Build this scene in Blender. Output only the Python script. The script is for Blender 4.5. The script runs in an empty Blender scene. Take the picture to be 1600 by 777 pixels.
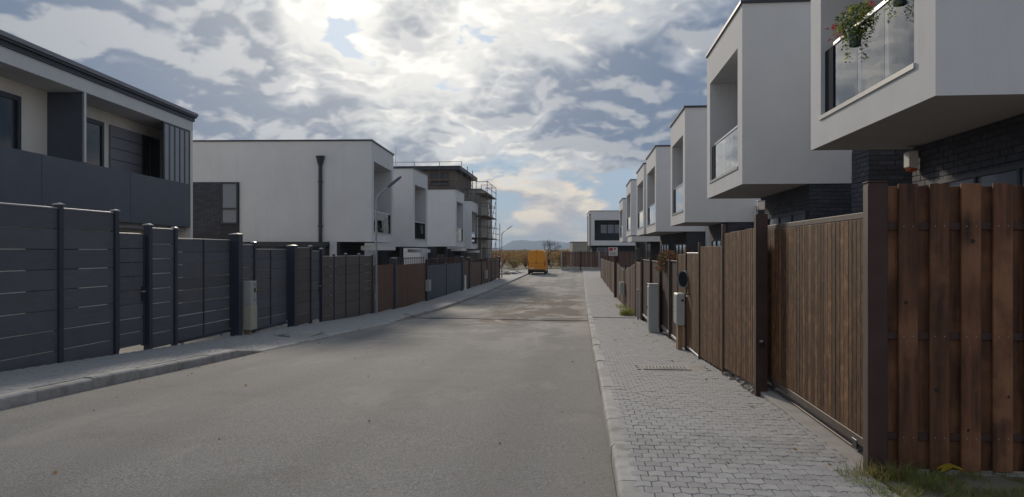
import bpy, bmesh, math, random
from mathutils import Vector, Matrix, noise as mnoise
R = math.radians
rnd = random.Random(7)
sc = bpy.context.scene
C = sc.collection

# ------------------------------------------------------------ camera
cd = bpy.data.cameras.new("camera"); cam = bpy.data.objects.new("camera", cd); C.objects.link(cam)
cam.location = (0, 0, 0); cam.rotation_euler = (R(90), 0, 0)
cd.sensor_width = 36; cd.lens = 27.0
cd.shift_y = 4.5 / 1600
cd.clip_start = 0.05; cd.clip_end = 30000
sc.camera = cam

# ------------------------------------------------------------ light
SUN_EL, SUN_AZ = R(22.0), R(-10.5)          # azimuth from +Y towards +X
sc.view_settings.view_transform = 'Standard'; sc.view_settings.look = 'None'
sc.view_settings.gamma = 1; sc.view_settings.exposure = 0.25
sl = bpy.data.lights.new("sun", 'SUN'); so = bpy.data.objects.new("sun", sl); C.objects.link(so)
sl.energy = 2.0; sl.angle = R(6); sl.color = (1.0, 0.88, 0.72)
sdir = Vector((math.sin(SUN_AZ)*math.cos(SUN_EL), math.cos(SUN_AZ)*math.cos(SUN_EL), math.sin(SUN_EL)))
so.rotation_euler = sdir.to_track_quat('Z', 'Y').to_euler()

W = bpy.data.worlds.new("World"); sc.world = W; W.use_nodes = True; W.cycles.sampling_method = 'MANUAL'; W.cycles.sample_map_resolution = 512
class NT:
    def __init__(s, t): s.t = t; s.n = t.nodes; s.l = t.links
    def new(s, k, **kw):
        x = s.n.new(k)
        for a, b in kw.items():
            if a == 'inp':
                for i, v in b.items():
                    if isinstance(v, bpy.types.NodeSocket): s.l.new(v, x.inputs[i])
                    else: x.inputs[i].default_value = v
            else: setattr(x, a, b)
        return x
    def math(s, op, a, b=0.0, c=None, clamp=False):
        d = {0: a, 1: b}
        if c is not None: d[2] = c
        return s.new('ShaderNodeMath', operation=op, use_clamp=clamp, inp=d).outputs[0]
    def ramp(s, f, stops, interp='LINEAR'):
        r = s.new('ShaderNodeValToRGB', inp={0: f}); e = r.color_ramp.elements; r.color_ramp.interpolation = interp
        while len(e) < len(stops): e.new(0.5)
        for i, (p, c) in enumerate(stops):
            e[i].position = p; e[i].color = (c if isinstance(c, tuple) else (c, c, c)) + (1,)
        return r.outputs[0]
    def noise(s, v, sc_, det=4, rough=.5, dist=0, dim='3D'):
        return s.new('ShaderNodeTexNoise', noise_dimensions=dim, inp={'Vector': v, 'Scale': sc_, 'Detail': det, 'Roughness': rough, 'Distortion': dist}).outputs[0]
    def mix(s, f, a, b, mode='MIX'):
        m = s.new('ShaderNodeMix', data_type='RGBA', blend_type=mode)
        for i, v in ((0, f), (6, a), (7, b)):
            if isinstance(v, bpy.types.NodeSocket): s.l.new(v, m.inputs[i])
            else: m.inputs[i].default_value = v if i == 0 else tuple(v) + (1,)
        return m.outputs[2]
    def smooth(s, v, a, b, lo=0.0, hi=1.0):
        return s.new('ShaderNodeMapRange', interpolation_type='SMOOTHSTEP', inp={0: v, 1: a, 2: b, 3: lo, 4: hi}).outputs[0]

w = NT(W.node_tree); w.n.clear()
out = w.new('ShaderNodeOutputWorld'); bg = w.new('ShaderNodeBackground', inp={1: 0.10}); w.l.new(bg.outputs[0], out.inputs[0])
sky = w.new('ShaderNodeTexSky', sky_type='NISHITA', sun_disc=False, sun_elevation=SUN_EL, sun_rotation=SUN_AZ, air_density=1.0, dust_density=1.0, ozone_density=1.5)
tc = w.new('ShaderNodeTexCoord').outputs['Generated']
sx = w.new('ShaderNodeSeparateXYZ', inp={0: tc})
X, Y, Z = sx.outputs
zc = w.math('MAXIMUM', Z, 0.0)
den = w.math('ADD', zc, 0.42)
cv = w.new('ShaderNodeCombineXYZ', inp={0: w.math('DIVIDE', X, den), 1: w.math('DIVIDE', Y, den), 2: 0.0}).outputs[0]
def off(v, x, y, z=0): return w.new('ShaderNodeVectorMath', operation='ADD', inp={0: v, 1: (x, y, z)}).outputs[0]
TH0 = .825
OX, OY = -7.5, -5.5
def density(dx, dy):
    v = off(cv, OX+dx, OY+dy)
    a = w.noise(v, 1.25, 3, 0.5, 0.2)
    def bil(q, sc_): return w.math('ABSOLUTE', w.math('SUBTRACT', w.noise(q, sc_, 0, .5, .0), .5))
    wv = w.new('ShaderNodeTexNoise', inp={'Vector': v, 'Scale': 6.0, 'Detail': 2.0}).outputs['Color']
    v2 = w.new('ShaderNodeVectorMath', operation='ADD', inp={0: v, 1: w.new('ShaderNodeVectorMath', operation='SCALE', inp={0: wv, 3: .07}).outputs[0]}).outputs[0]
    vo = w.math('ADD', w.math('MULTIPLY', bil(v2, 3.2), 1.5), w.math('ADD', w.math('MULTIPLY', bil(v2, 7.5), .9), w.math('ADD', w.math('MULTIPLY', bil(v2, 17.0), .5), w.math('MULTIPLY', bil(v2, 38.0), .28))))
    f = w.noise(v, 5.0, 8, 0.62, 0.1)
    return w.math('ADD', w.math('MULTIPLY', a, 1.35), w.math('ADD', w.math('MULTIPLY', vo, .42), w.math('MULTIPLY', f, 0.25)))
d0 = density(0, 0)
d1 = density(-.010, .045)
lit = w.smooth(w.math('SUBTRACT', d0, d1), -0.02, 0.08)
# decks by height: broken and pale near the horizon, heavy in the middle
hb_ = w.math('ADD', w.smooth(Z, .07, .125, -.01, .14), w.smooth(Z, .19, .29, 0.0, -.05))
de = w.math('ADD', d0, hb_)
cover = w.smooth(de, TH0, TH0+.04)
thick = w.smooth(de, TH0+.04, TH0+.23)
dot = w.new('ShaderNodeVectorMath', operation='DOT_PRODUCT', inp={0: tc, 1: tuple(sdir)}).outputs['Value']
dp_ = w.math('MAXIMUM', dot, 0.0)
glow = w.math('POWER', dp_, 26.0)
glow2 = w.math('POWER', dp_, 22.0)
thin_c = w.mix(glow2, (3.9, 4.2, 4.7), (9.4, 9.1, 8.4))
hi_c = w.mix(glow2, (6.2, 6.0, 5.7), (11, 10.6, 9.8))
core_c = w.mix(glow, (1.2, 1.68, 2.55), (4.6, 4.7, 4.9))
cl = w.mix(thick, thin_c, core_c)
cl = w.mix(w.math('MULTIPLY', lit, w.smooth(thick, 1.0, 0.3, 0.40, 1.0)), cl, hi_c)
low = w.smooth(Z, 0.02, 0.14, 1.0, 0.0)
cl = w.mix(w.math('MULTIPLY', low, 0.45), cl, (6.0, 5.3, 4.6))
skyc = w.mix(0.88, sky.outputs[0], (3.3, 4.5, 5.9))
fin = w.mix(cover, skyc, cl)
# far cumulus low over the horizon, seen side-on
lv = w.new('ShaderNodeMapping', inp={0: tc, 1: (2.4, 5.1, .7), 3: (6.5, 6.5, 17.0)}).outputs[0]
lv2 = w.new('ShaderNodeMapping', inp={0: tc, 1: (2.34, 5.1, .95), 3: (6.5, 6.5, 17.0)}).outputs[0]
nl = w.noise(lv, 1.0, 8, .60, .2); nl2 = w.noise(lv2, 1.0, 8, .60, .2)
lc = w.mix(w.smooth(w.math('SUBTRACT', nl, nl2), -.10, .10), (4.3, 4.2, 4.35), (8.0, 7.0, 5.7))
lowsky = w.mix(w.smooth(nl, .41, .50), w.mix(w.smooth(Z, .0, .09), (5.0, 5.2, 5.2), (3.4, 4.4, 5.4)), lc)
fin = w.mix(w.smooth(w.math('ADD', Z, w.math('MULTIPLY', w.math('SUBTRACT', nl, .5), .22)), .118, .080), fin, lowsky)
w.l.new(fin, bg.inputs[0])

# ------------------------------------------------------------ street frame: s along, t to the right
TH = math.atan(0.09)
U = Vector((math.sin(TH), math.cos(TH), 0)); N = Vector((math.cos(TH), -math.sin(TH), 0))
def P(s, t, z=0.0): v = U*s + N*t; return Vector((v.x, v.y, z))
def sR(Y, tp=1.92): return 1.004*Y + 0.0896*tp      # street coordinate of a point of a line at camera distance Y
def sL(Y, tp=-7.65): return 1.004*Y + 0.0896*tp
PROF = [(-40, -1.2), (-12, -1.38), (0, -1.55), (5, -1.60), (8, -1.66), (14, -1.90), (20, -2.12), (27, -2.38), (35, -2.55), (50, -2.64), (88, -2.60), (104, -2.38), (130, -2.2), (400, -2.2), (9000, -2.2)]
def zr(s):
    for i in range(len(PROF)-1):
        (a, za), (b, zb) = PROF[i], PROF[i+1]
        if s <= b:
            def m(j):
                if j <= 0 or j >= len(PROF)-1: return 0
                (p, q), (r_, t_) = PROF[j-1], PROF[j+1]; return (t_-q)/(r_-p)
            h = b-a; u = max(0, min(1, (s-a)/h)); ma, mb = m(i)*h, m(i+1)*h
            return (2*u**3-3*u*u+1)*za + (u**3-2*u*u+u)*ma + (-2*u**3+3*u*u)*zb + (u**3-u*u)*mb
    return -2.2
RK, LK = 0.23, -6.0          # road edges
def lk_h(s):                 # height of the left kerb above the road (dropped before the gates)
    def sm(a, b, x): u = max(0, min(1, (x-a)/(b-a))); return u*u*(3-2*u)
    return 0.13 - 0.10*sm(13.0, 13.9, s)*(1-sm(24, 26, s))
def zpR(s, t=0): return zr(s) + 0.12
def zpL(s, t=-7): u = max(0, min(1, (LK-0.15-t)/1.45)); return zr(s) + lk_h(s)*(1-u) + 0.13*u

# ------------------------------------------------------------ materials
def bsdf(name):
    m = bpy.data.materials.new(name); m.use_nodes = True; t = NT(m.node_tree)
    return m, t, t.n['Principled BSDF']
def mat(name, col, rough=.8, var=.15, scale=8, stretch=(1, 1, 1), bump=0.0, bscale=60, rand=0.0, metal=0, col2=None, spec=.5, det=5, streak=0, coord='Object', tint=None):
    m, t, b = bsdf(name)
    v = t.new('ShaderNodeTexCoord').outputs[coord]
    oi = t.new('ShaderNodeObjectInfo').outputs['Random']
    if rand:
        v = t.new('ShaderNodeVectorMath', operation='ADD', inp={0: v, 1: t.new('ShaderNodeCombineXYZ', inp={0: t.math('MULTIPLY', oi, 37.0), 1: t.math('MULTIPLY', oi, 11.0), 2: t.math('MULTIPLY', oi, 23.0)}).outputs[0]}).outputs[0]
    mp = t.new('ShaderNodeMapping', inp={0: v, 3: stretch}).outputs[0]
    f = t.ramp(t.noise(mp, scale, det, .6), [(.28, 0.0), (.72, 1.0)])
    c1 = tuple(x*(1-var) for x in col); c2 = col2 or tuple(min(1, x*(1+var)) for x in col)
    c = t.mix(f, c1, c2)
    if tint:     # a second colour in large blotches
        c = t.mix(t.math('MULTIPLY', t.smooth(t.noise(v, tint[1], 4, .6), .45, .7), tint[2]), c, tint[0])
    if rand:
        k = t.math('ADD', t.math('MULTIPLY', oi, rand*2), 1-rand)
        kc = t.new('ShaderNodeCombineColor', inp={0: k, 1: k, 2: k}).outputs[0]
        c = t.mix(1.0, c, kc, 'MULTIPLY')
    t.l.new(c, b.inputs['Base Color'])
    b.inputs['Roughness'].default_value = rough; b.inputs['Metallic'].default_value = metal
    b.inputs['Specular IOR Level'].default_value = spec
    if bump:
        bn = t.new('ShaderNodeBump', inp={'Strength': bump, 'Distance': .01, 'Height': t.noise(mp, bscale, 4, .6)}).outputs[0]
        t.l.new(bn, b.inputs['Normal'])
    return m
M = {}
M['plaster'] = mat('white_plaster', (.68, .68, .68), .9, .04, 1.2, bump=.35, bscale=160, tint=((.58, .575, .56), .5, .35))
M['plaster_warm'] = mat('warm_plaster', (.84, .79, .71), .9, .04, 1.5, bump=.3, bscale=160)
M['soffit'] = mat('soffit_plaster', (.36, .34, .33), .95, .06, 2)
M['coping'] = mat('dark_metal_coping', (.03, .034, .045), .5, .2, 4)
M['anth'] = mat('anthracite_sheet', (.080, .093, .120), .45, .12, 1.5, bump=.05, bscale=20)
M['comp'] = mat('dark_composite_board', (.100, .107, .124), .55, .16, 3, (1, 1, 14), bump=.15, bscale=30, rand=.10, tint=((.085, .078, .072), 1.3, .35))
M['comp_brown'] = mat('grey_brown_composite_board', (.098, .082, .074), .6, .16, 3, (1, 1, 14), bump=.15, bscale=30, rand=.12)
M['steel_blue'] = mat('blue_black_steel', (.034, .041, .060), .4, .15, 5)
M['brown_steel'] = mat('dark_brown_steel', (.064, .037, .032), .6, .2, 6, bump=.05, spec=.25)
M['brown_steel_pale'] = mat('brown_steel_edge', (.085, .058, .045), .6, .3, 9, (1, 1, .3))  # paler brown steel; on the post faces it stands in for sunlight
M['alu'] = mat('bright_metal', (.55, .56, .58), .35, .1, 10, metal=.7)
M['galv'] = mat('galvanised_steel', (.36, .37, .40), .45, .15, 12, metal=.5)
M['wood'] = mat('brown_stained_slat', (.050, .023, .011), .7, .5, 5, (9, 9, .7), bump=.6, bscale=16, rand=.42, col2=(.195, .098, .046), det=8, tint=((.36, .20, .09), 9, .35), spec=.2)
M['wood_dark'] = mat('dark_stained_board', (.060, .029, .018), .65, .5, 3, (6, 6, .5), bump=.5, bscale=14, rand=.22, col2=(.18, .078, .040), det=8, tint=((.29, .14, .07), 2.2, .6), spec=.3)
M['wood_far'] = mat('red_brown_plank', (.10, .050, .034), .65, .35, 5, (9, 9, .8), rand=.3, col2=(.17, .088, .055))
M['wood_raw'] = mat('raw_wood', (.30, .19, .11), .75, .3, 6, (8, 8, 1))
M['knot'] = mat('wood_knot', (.012, .006, .004), .6, .3, 20)
M['blue_gate'] = mat('blue_painted_steel', (.020, .042, .080), .45, .12, 3, rand=.12)
M['brick'] = mat('anthracite_brick', (.042, .045, .060), .62, .3, 14, bump=.3, bscale=60, rand=.30, spec=.5)
M['mortar'] = mat('dark_mortar', (.050, .050, .055), .95, .2, 30)
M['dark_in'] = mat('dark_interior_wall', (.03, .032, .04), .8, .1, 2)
M['conc'] = mat('poured_concrete', (.36, .34, .31), .92, .18, 3, bump=.3, bscale=70, tint=((.25, .22, .18), 2.0, .5))
M['kerb'] = mat('kerb_concrete', (.40, .39, .375), .9, .16, 6, bump=.35, bscale=90, rand=.12, tint=((.17, .15, .12), 4, .55))
M['paver'] = mat('concrete_paver', (.33, .325, .325), .88, .15, 12, bump=.4, bscale=110, rand=.13, tint=((.25, .24, .23), 5, .35))
M['joint'] = mat('sandy_joint', (.10, .092, .082), .95, .35, 20, bump=.4)
M['cab'] = mat('grey_plastic_cabinet', (.42, .43, .40), .5, .05, 5)
M['cab_warm'] = mat('yellowed_plastic_cabinet', (.44, .43, .34), .5, .07, 5)
M['black'] = mat('black_plastic', (.012, .012, .014), .4, .2, 8)
M['yellow'] = mat('yellow_sticker', (.55, .42, .05), .6, .1, 8)
M['white'] = mat('white_paint', (.72, .72, .70), .5, .05, 5)
M['red'] = mat('red_print', (.55, .04, .05), .5, .1, 5)
M['orange_paint'] = mat('orange_van_paint', (.72, .28, .02), .3, .05, 3)
M['orange_dark'] = mat('orange_panel_gap', (.20, .055, .006), .4, .1, 3)
M['siren_orange'] = mat('orange_lens', (.50, .11, .02), .3, .1, 3)
M['tyre'] = mat('tyre_rubber', (.015, .015, .016), .85, .2, 8)
M['lens_red'] = mat('tail_lamp_red', (.35, .02, .015), .25, .1, 3)
M['leaf'] = mat('green_leaf', (.17, .26, .05), .6, .4, 8, rand=0, col2=(.48, .48, .09))
M['leaf_dk'] = mat('dark_green_leaf', (.06, .11, .035), .6, .4, 8)
M['leaf_autumn'] = mat('autumn_leaf', (.33, .17, .06), .7, .45, .8, col2=(.50, .34, .10))
M['leaf_green_au'] = mat('fading_green_leaf', (.13, .14, .05), .7, .45, .8, col2=(.28, .25, .08))
M['leaf_rust'] = mat('rust_leaf', (.30, .11, .06), .7, .4, .8)
def translucent(k):
    t = NT(M[k].node_tree); b = t.n['Principled BSDF']; tl = t.new('ShaderNodeBsdfTranslucent')
    t.l.new(b.inputs['Base Color'].links[0].from_socket, tl.inputs[0])
    t.l.new(t.new('ShaderNodeMixShader', inp={0: .45, 1: b.outputs[0], 2: tl.outputs[0]}).outputs[0], t.n['Material Output'].inputs[0])
M['flower_red'] = mat('red_flower', (.50, .03, .05), .6, .2, 8)
M['flower_pink'] = mat('dusky_red_flower', (.22, .035, .04), .7, .3, 8)
M['yellow_leaf'] = mat('yellow_fallen_leaf', (.48, .34, .02), .6, .3, 15)
M['grass'] = mat('grass_blade', (.12, .20, .03), .6, .4, 3, col2=(.28, .34, .07), coord='Object')
M['grass_dry'] = mat('dry_grass_blade', (.28, .20, .09), .7, .3, 3)
M['bark'] = mat('grey_bark', (.07, .055, .045), .9, .3, 10, (1, 1, .2))
M['pot'] = mat('green_plastic_pot', (.055, .095, .085), .5, .1, 5)
M['soil'] = mat('bare_soil', (.17, .145, .11), .95, .3, .6, tint=((.11, .12, .05), .15, .6))
M['stone'] = mat('rubble_stone', (.27, .25, .22), .92, .35, 9, bump=.4)
M['rough_wall'] = mat('grey_render', (.33, .32, .29), .9, .1, 1)
M['boards_beige'] = mat('insulation_board', (.15, .12, .10), .85, .2, 2)
M['scaff'] = mat('rusty_scaffold_tube', (.13, .105, .095), .7, .35, 12)
M['plank'] = mat('scaffold_plank', (.20, .14, .09), .8, .3, 8)
M['clad'] = mat('grey_lap_cladding', (.23, .23, .26), .6, .12, 4, (1, 1, 8))
M['clad_lt'] = mat('light_grey_louvre', (.36, .37, .40), .7, .08, 4)
M['matte_dark'] = mat('matte_dark_panel', (.03, .035, .05), .95, .1, 4, spec=.05)
M['lampglass'] = mat('opal_lamp_glass', (.70, .60, .50), .25, .05, 3)

def runs(k, amt):
    t = NT(M[k].node_tree); b = t.n['Principled BSDF']; c = b.inputs['Base Color'].links[0].from_socket
    v = t.new('ShaderNodeTexCoord').outputs['Object']
    q = t.noise(t.new('ShaderNodeMapping', inp={0: v, 3: (3.2, 3.2, .16)}).outputs[0], 1.5, 6, .65)
    g = t.noise(v, .8, 5, .6)
    t.l.new(t.mix(t.math('MULTIPLY', t.math('MULTIPLY', t.smooth(q, .50, .72), t.smooth(g, .38, .62)), amt), c, (.36, .345, .32)), b.inputs['Base Color'])
runs('plaster', .16); runs('plaster_warm', .12)
for k_ in ('leaf', 'leaf_dk', 'leaf_autumn', 'leaf_green_au', 'leaf_rust', 'flower_red', 'flower_pink', 'yellow_leaf', 'grass', 'grass_dry'): translucent(k_)
def glass_mat():
    m, t, b = bsdf('balcony_glass'); t.n.remove(b)
    fr = t.new('ShaderNodeFresnel', inp={0: 1.9}).outputs[0]
    tr = t.new('ShaderNodeBsdfTransparent', inp={0: (.72, .76, .80, 1)}).outputs[0]
    nz = t.new('ShaderNodeBump', inp={'Strength': .10, 'Distance': .02, 'Height': t.noise(t.new('ShaderNodeTexCoord').outputs['Object'], 1.6, 2)}).outputs[0]
    gl = t.new('ShaderNodeBsdfGlossy', inp={0: (1, 1, 1, 1), 'Roughness': .01, 'Normal': nz}).outputs[0]
    mx = t.new('ShaderNodeMixShader', inp={0: t.math('MULTIPLY', fr, 1.25, clamp=True), 1: tr, 2: gl}).outputs[0]
    t.l.new(mx, t.n['Material Output'].inputs[0]); return m
M['glass'] = glass_mat()
def pane_mat(name, col):
    m, t, b = bsdf(name); b.inputs['Base Color'].default_value = col + (1,); b.inputs['Roughness'].default_value = .05
    b.inputs['Specular IOR Level'].default_value = .5
    nz = t.new('ShaderNodeBump', inp={'Strength': .06, 'Distance': .02, 'Height': t.noise(t.new('ShaderNodeTexCoord').outputs['Object'], 1.1, 2)}).outputs[0]
    t.l.new(nz, b.inputs['Normal']); return m
M['pane'] = pane_mat('window_glass', (.02, .026, .036))
M['pane_lt'] = pane_mat('curtained_window_glass', (.16, .19, .24))

def asphalt():
    m, t, b = bsdf('worn_asphalt')
    v = t.new('ShaderNodeTexCoord').outputs['Object']
    sp = t.noise(v, 62, 4, .72); sp2 = t.noise(v, 26, 4, .78)
    base = t.mix(t.ramp(sp, [(.36, 0.0), (.64, 1.0)]), (.088, .088, .090), (.300, .296, .290))
    vor = t.new('ShaderNodeTexVoronoi', inp={'Vector': v, 'Scale': 42.0}).outputs['Distance']
    base = t.mix(t.math('MULTIPLY', t.smooth(vor, .2, .05), .7), base, (.44, .42, .40))
    base = t.mix(t.math('MULTIPLY', t.smooth(sp2, .60, .72), .7), base, (.38, .37, .35))
    base = t.mix(t.math('MULTIPLY', t.smooth(sp2, .40, .30), .7), base, (.04, .04, .04))
    lg = t.noise(t.new('ShaderNodeMapping', inp={0: v, 3: (1.0, .22, 1)}).outputs[0], .55, 5, .62)
    base = t.mix(t.math('MULTIPLY', t.smooth(lg, .40, .66), .45), base, (.215, .205, .195))
    base = t.mix(t.math('MULTIPLY', t.smooth(t.noise(v, .9, 6, .65), .52, .72), .35), base, (.095, .088, .082))
    xy = t.new('ShaderNodeSeparateXYZ', inp={0: v})
    yy = xy.outputs[1]; xx = xy.outputs[0]
    band = t.math('MULTIPLY', t.smooth(yy, 20.0, 27.0), t.smooth(yy, 52.0, 40.0))
    lane = t.math('MULTIPLY', t.smooth(xx, -5.2, -3.0), t.smooth(xx, .5, -.2))
    mud = t.smooth(t.noise(t.new('ShaderNodeMapping', inp={0: v, 3: (.55, .30, 1)}).outputs[0], .9, 7, .68, .9), .44, .52)
    dus = t.smooth(t.noise(t.new('ShaderNodeMapping', inp={0: v, 1: (7.0, 3.0, 0), 3: (.5, .22, 1)}).outputs[0], .9, 7, .7, .6), .45, .55)
    base = t.mix(t.math('MULTIPLY', t.math('MULTIPLY', dus, t.smooth(yy, 9.0, 24.0)), .75), base, (.38, .355, .32))
    base = t.mix(t.math('MULTIPLY', t.math('MULTIPLY', mud, t.math('MULTIPLY', band, lane)), .9), base, (.070, .054, .038))
    trk = t.math('ABSOLUTE', t.math('SUBTRACT', t.math('ABSOLUTE', t.math('SUBTRACT', t.math('ABSOLUTE', t.math('ADD', xx, 2.9)), 1.55)), .72))
    tn = t.noise(t.new('ShaderNodeMapping', inp={0: v, 3: (2.2, .12, 1)}).outputs[0], .8, 4, .6)
    base = t.mix(t.math('MULTIPLY', t.smooth(trk, .42, .05), t.math('MULTIPLY', tn, .42)), base, (.105, .102, .10))
    pn = t.noise(t.new('ShaderNodeMapping', inp={0: v, 3: (.9, .35, 1)}).outputs[0], 1.1, 8, .72)
    base = t.mix(t.math('MULTIPLY', t.smooth(pn, .52, .68), .45), base, (.30, .28, .255))
    sc_ = t.noise(t.new('ShaderNodeMapping', inp={0: v, 3: (.5, 5.0, 1)}).outputs[0], 1.6, 6, .7)
    base = t.mix(t.math('MULTIPLY', t.smooth(sc_, .70, .76), .55), base, (.42, .40, .37))
    ol = t.noise(v, 1.7, 3, .55)
    base = t.mix(t.math('MULTIPLY', t.smooth(ol, .70, .76), .5), base, (.05, .048, .046))
    # dust collected by the kerbs
    edge = t.math('MAXIMUM', t.smooth(xx, -5.1, -6.0), t.smooth(xx, -.35, .23))
    base = t.mix(t.math('MULTIPLY', edge, t.math('MULTIPLY', t.noise(v, 2.2, 5, .7), .8)), base, (.25, .225, .195))
    t.l.new(base, b.inputs['Base Color']); b.inputs['Roughness'].default_value = .9; b.inputs['Specular IOR Level'].default_value = .3
    h = t.math('ADD', sp, t.math('MULTIPLY', vor, .6))
    t.l.new(t.new('ShaderNodeBump', inp={'Strength': .55, 'Distance': .006, 'Height': h}).outputs[0], b.inputs['Normal'])
    return m
M['asphalt'] = asphalt()

def terrain_mat():
    m, t, b = bsdf('field_ground'); v = t.new('ShaderNodeTexCoord').outputs['Object']
    c = t.mix(t.smooth(t.noise(v, .5, 6, .65), .4, .62), (.15, .125, .09), (.10, .11, .045))
    c = t.mix(t.smooth(t.noise(v, .004, 4, .6), .45, .6), c, (.06, .07, .035))
    t.l.new(c, b.inputs['Base Color']); b.inputs['Roughness'].default_value = 1; return m
M['terrain'] = terrain_mat()
M['hill'] = mat('wooded_hill', (.045, .05, .035), .95, .4, .004, coord='Object')

# ------------------------------------------------------------ mesh helpers
class MB:
    def __init__(s): s.v = []; s.f = []; s.mi = []; s.cur = 0
    def add(s, vs, fs):
        o = len(s.v); s.v += [tuple(p) for p in vs]; s.f += [tuple(i+o for i in f) for f in fs]; s.mi += [s.cur]*len(fs); return s
    def box(s, x0, x1, y0, y1, z0, z1):
        if x0 > x1: x0, x1 = x1, x0
        if y0 > y1: y0, y1 = y1, y0
        return s.add([(x0, y0, z0), (x1, y0, z0), (x1, y1, z0), (x0, y1, z0), (x0, y0, z1), (x1, y0, z1), (x1, y1, z1), (x0, y1, z1)],
                     [(3, 2, 1, 0), (4, 5, 6, 7), (0, 1, 5, 4), (1, 2, 6, 5), (2, 3, 7, 6), (3, 0, 4, 7)])
    def tube(s, a, b, r0, r1=None, n=8):
        a, b = Vector(a), Vector(b); r1 = r0 if r1 is None else r1; d = (b-a).normalized()
        p = d.orthogonal().normalized(); q = d.cross(p)
        vs = [a + (p*math.cos(k*2*math.pi/n) + q*math.sin(k*2*math.pi/n))*r0 for k in range(n)] + [b + (p*math.cos(k*2*math.pi/n) + q*math.sin(k*2*math.pi/n))*r1 for k in range(n)]
        return s.add(vs, [(k, (k+1) % n, n+(k+1) % n, n+k) for k in range(n)] + [tuple(range(n-1, -1, -1)), tuple(range(n, 2*n))])
    def prism(s, pts, y0, y1, ax='y'):     # outline in (x,z) swept along y, or in (x,y) swept along z
        n = len(pts)
        mk = (lambda p, q: (p[0], q, p[1])) if ax == 'y' else ((lambda p, q: (p[0], p[1], q)) if ax == 'z' else (lambda p, q: (q, p[0], p[1])))
        return s.add([mk(p, y0) for p in pts] + [mk(p, y1) for p in pts], [(k, (k+1) % n, n+(k+1) % n, n+k) for k in range(n)] + [tuple(range(n-1, -1, -1)), tuple(range(n, 2*n))])
    def mesh(s, name, mats, fix=True, bevel=0, smooth=False):
        me = bpy.data.meshes.new(name); me.from_pydata(s.v, [], s.f)
        for m in (mats if isinstance(mats, (list, tuple)) else [mats]): me.materials.append(M[m] if isinstance(m, str) else m)
        me.polygons.foreach_set('material_index', s.mi)
        if fix or bevel:
            bm = bmesh.new(); bm.from_mesh(me)
            if bevel: bmesh.ops.bevel(bm, geom=bm.edges[:], offset=bevel, segments=1, affect='EDGES')
            bmesh.ops.recalc_face_normals(bm, faces=bm.faces[:]); bm.to_mesh(me); bm.free()
        if smooth: me.polygons.foreach_set('use_smooth', [True]*len(me.polygons))
        me.update(); return me
    def build(s, name, mats, parent=None, loc=(0, 0, 0), rz=0, **kw):
        return link(name, s.mesh(name, mats, **kw), parent, loc, rz)
def link(name, me, parent=None, loc=(0, 0, 0), rz=0):
    o = bpy.data.objects.new(name, me); C.objects.link(o); o.location = loc; o.rotation_euler = (0, 0, rz)
    if parent is not None: o.parent = parent
    return o
_cache = {}
def bx(name, parent, x0, x1, y0, y1, z0, z1, m, bevel=.003, rot=None):
    """a chamfered box part whose mesh is shared with alike boxes"""
    d = (round(abs(x1-x0), 3), round(abs(y1-y0), 3), round(abs(z1-z0), 3))
    k = (d, m, bevel)
    if k not in _cache:
        a, b, c = d[0]/2, d[1]/2, d[2]/2
        bv = min(bevel, min(d)*.3)
        _cache[k] = MB().box(-a, a, -b, b, -c, c).mesh(name, m, bevel=bv)
    o = link(name, _cache[k], parent, ((x0+x1)/2, (y0+y1)/2, (z0+z1)/2))
    if rot: o.rotation_euler = rot
    return o
def tag(o, label=None, cat=None, group=None, kind=None):
    for k, v in (('label', label), ('category', cat), ('group', group), ('kind', kind)):
        if v: o[k] = v
    return o
def thing(name, label, cat, s, t, z, group=None, rz=None):
    o = bpy.data.objects.new(name, None); o.empty_display_size = .2; C.objects.link(o)
    o.location = P(s, t, z); o.rotation_euler = (0, 0, -TH if rz is None else rz)
    return tag(o, label, cat, group)
def struct(o): o['kind'] = 'structure'; return o
def stuff(o): o['kind'] = 'stuff'; return o

# ------------------------------------------------------------ the setting
def strip(name, m, tfun0, tfun1, zf, s0, s1, ds=1.0, nt=1, street=True):
    mb = MB(); vs = []; n = max(1, int(round((s1-s0)/ds)))
    for i in range(n+1):
        s = s0 + (s1-s0)*i/n
        for j in range(nt+1):
            t = tfun0 + (tfun1-tfun0)*j/nt; vs.append((t, s, zf(s, t)))
    fs = [(i*(nt+1)+j, i*(nt+1)+j+1, (i+1)*(nt+1)+j+1, (i+1)*(nt+1)+j) for i in range(n) for j in range(nt)]
    mb.add(vs, fs); return mb.build(name, m, None, (0, 0, 0), -TH, fix=False)
road = struct(strip('road', 'asphalt', LK, RK, lambda s, t: zr(s) + .006*mnoise.noise((t*.7, s*.35, 0)), -14, 97, .5, 12))
# ground, one sheet to the horizon, finer near the street
mb = MB(); ss = [-60, -30, -14] + [i*3 for i in range(-4, 45)] + [150, 200, 300, 500, 900, 1600, 3000, 5200, 8000]; ts = [-5000, -1500, -400, -120, -60, -35, -20, -12, -7.7, -6, -3, 0.3, 2, 6, 12, 20, 35, 60, 120, 400, 1500, 5000]
vs = [(t, s, zr(s) - .035) for s in ss for t in ts]; nt = len(ts)
mb.add(vs, [(i*nt+j, i*nt+j+1, (i+1)*nt+j+1, (i+1)*nt+j) for i in range(len(ss)-1) for j in range(nt-1)])
struct(mb.build('ground', 'terrain', None, (0, 0, 0), -TH, fix=False))
struct(strip('cross_road', 'asphalt', -30, 40, lambda s, t: zr(s) + .0, 97, 103.5, 1.0, 30))
yard = struct(strip('yard_paving', 'conc', 2.3, 30, lambda s, t: zr(s) + .08, -14, 96, 2, 1))
yardl = struct(strip('yard_paving', 'conc', -32, -7.55, lambda s, t: zr(s) + .08, -14, 90, 2, 1))

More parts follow.
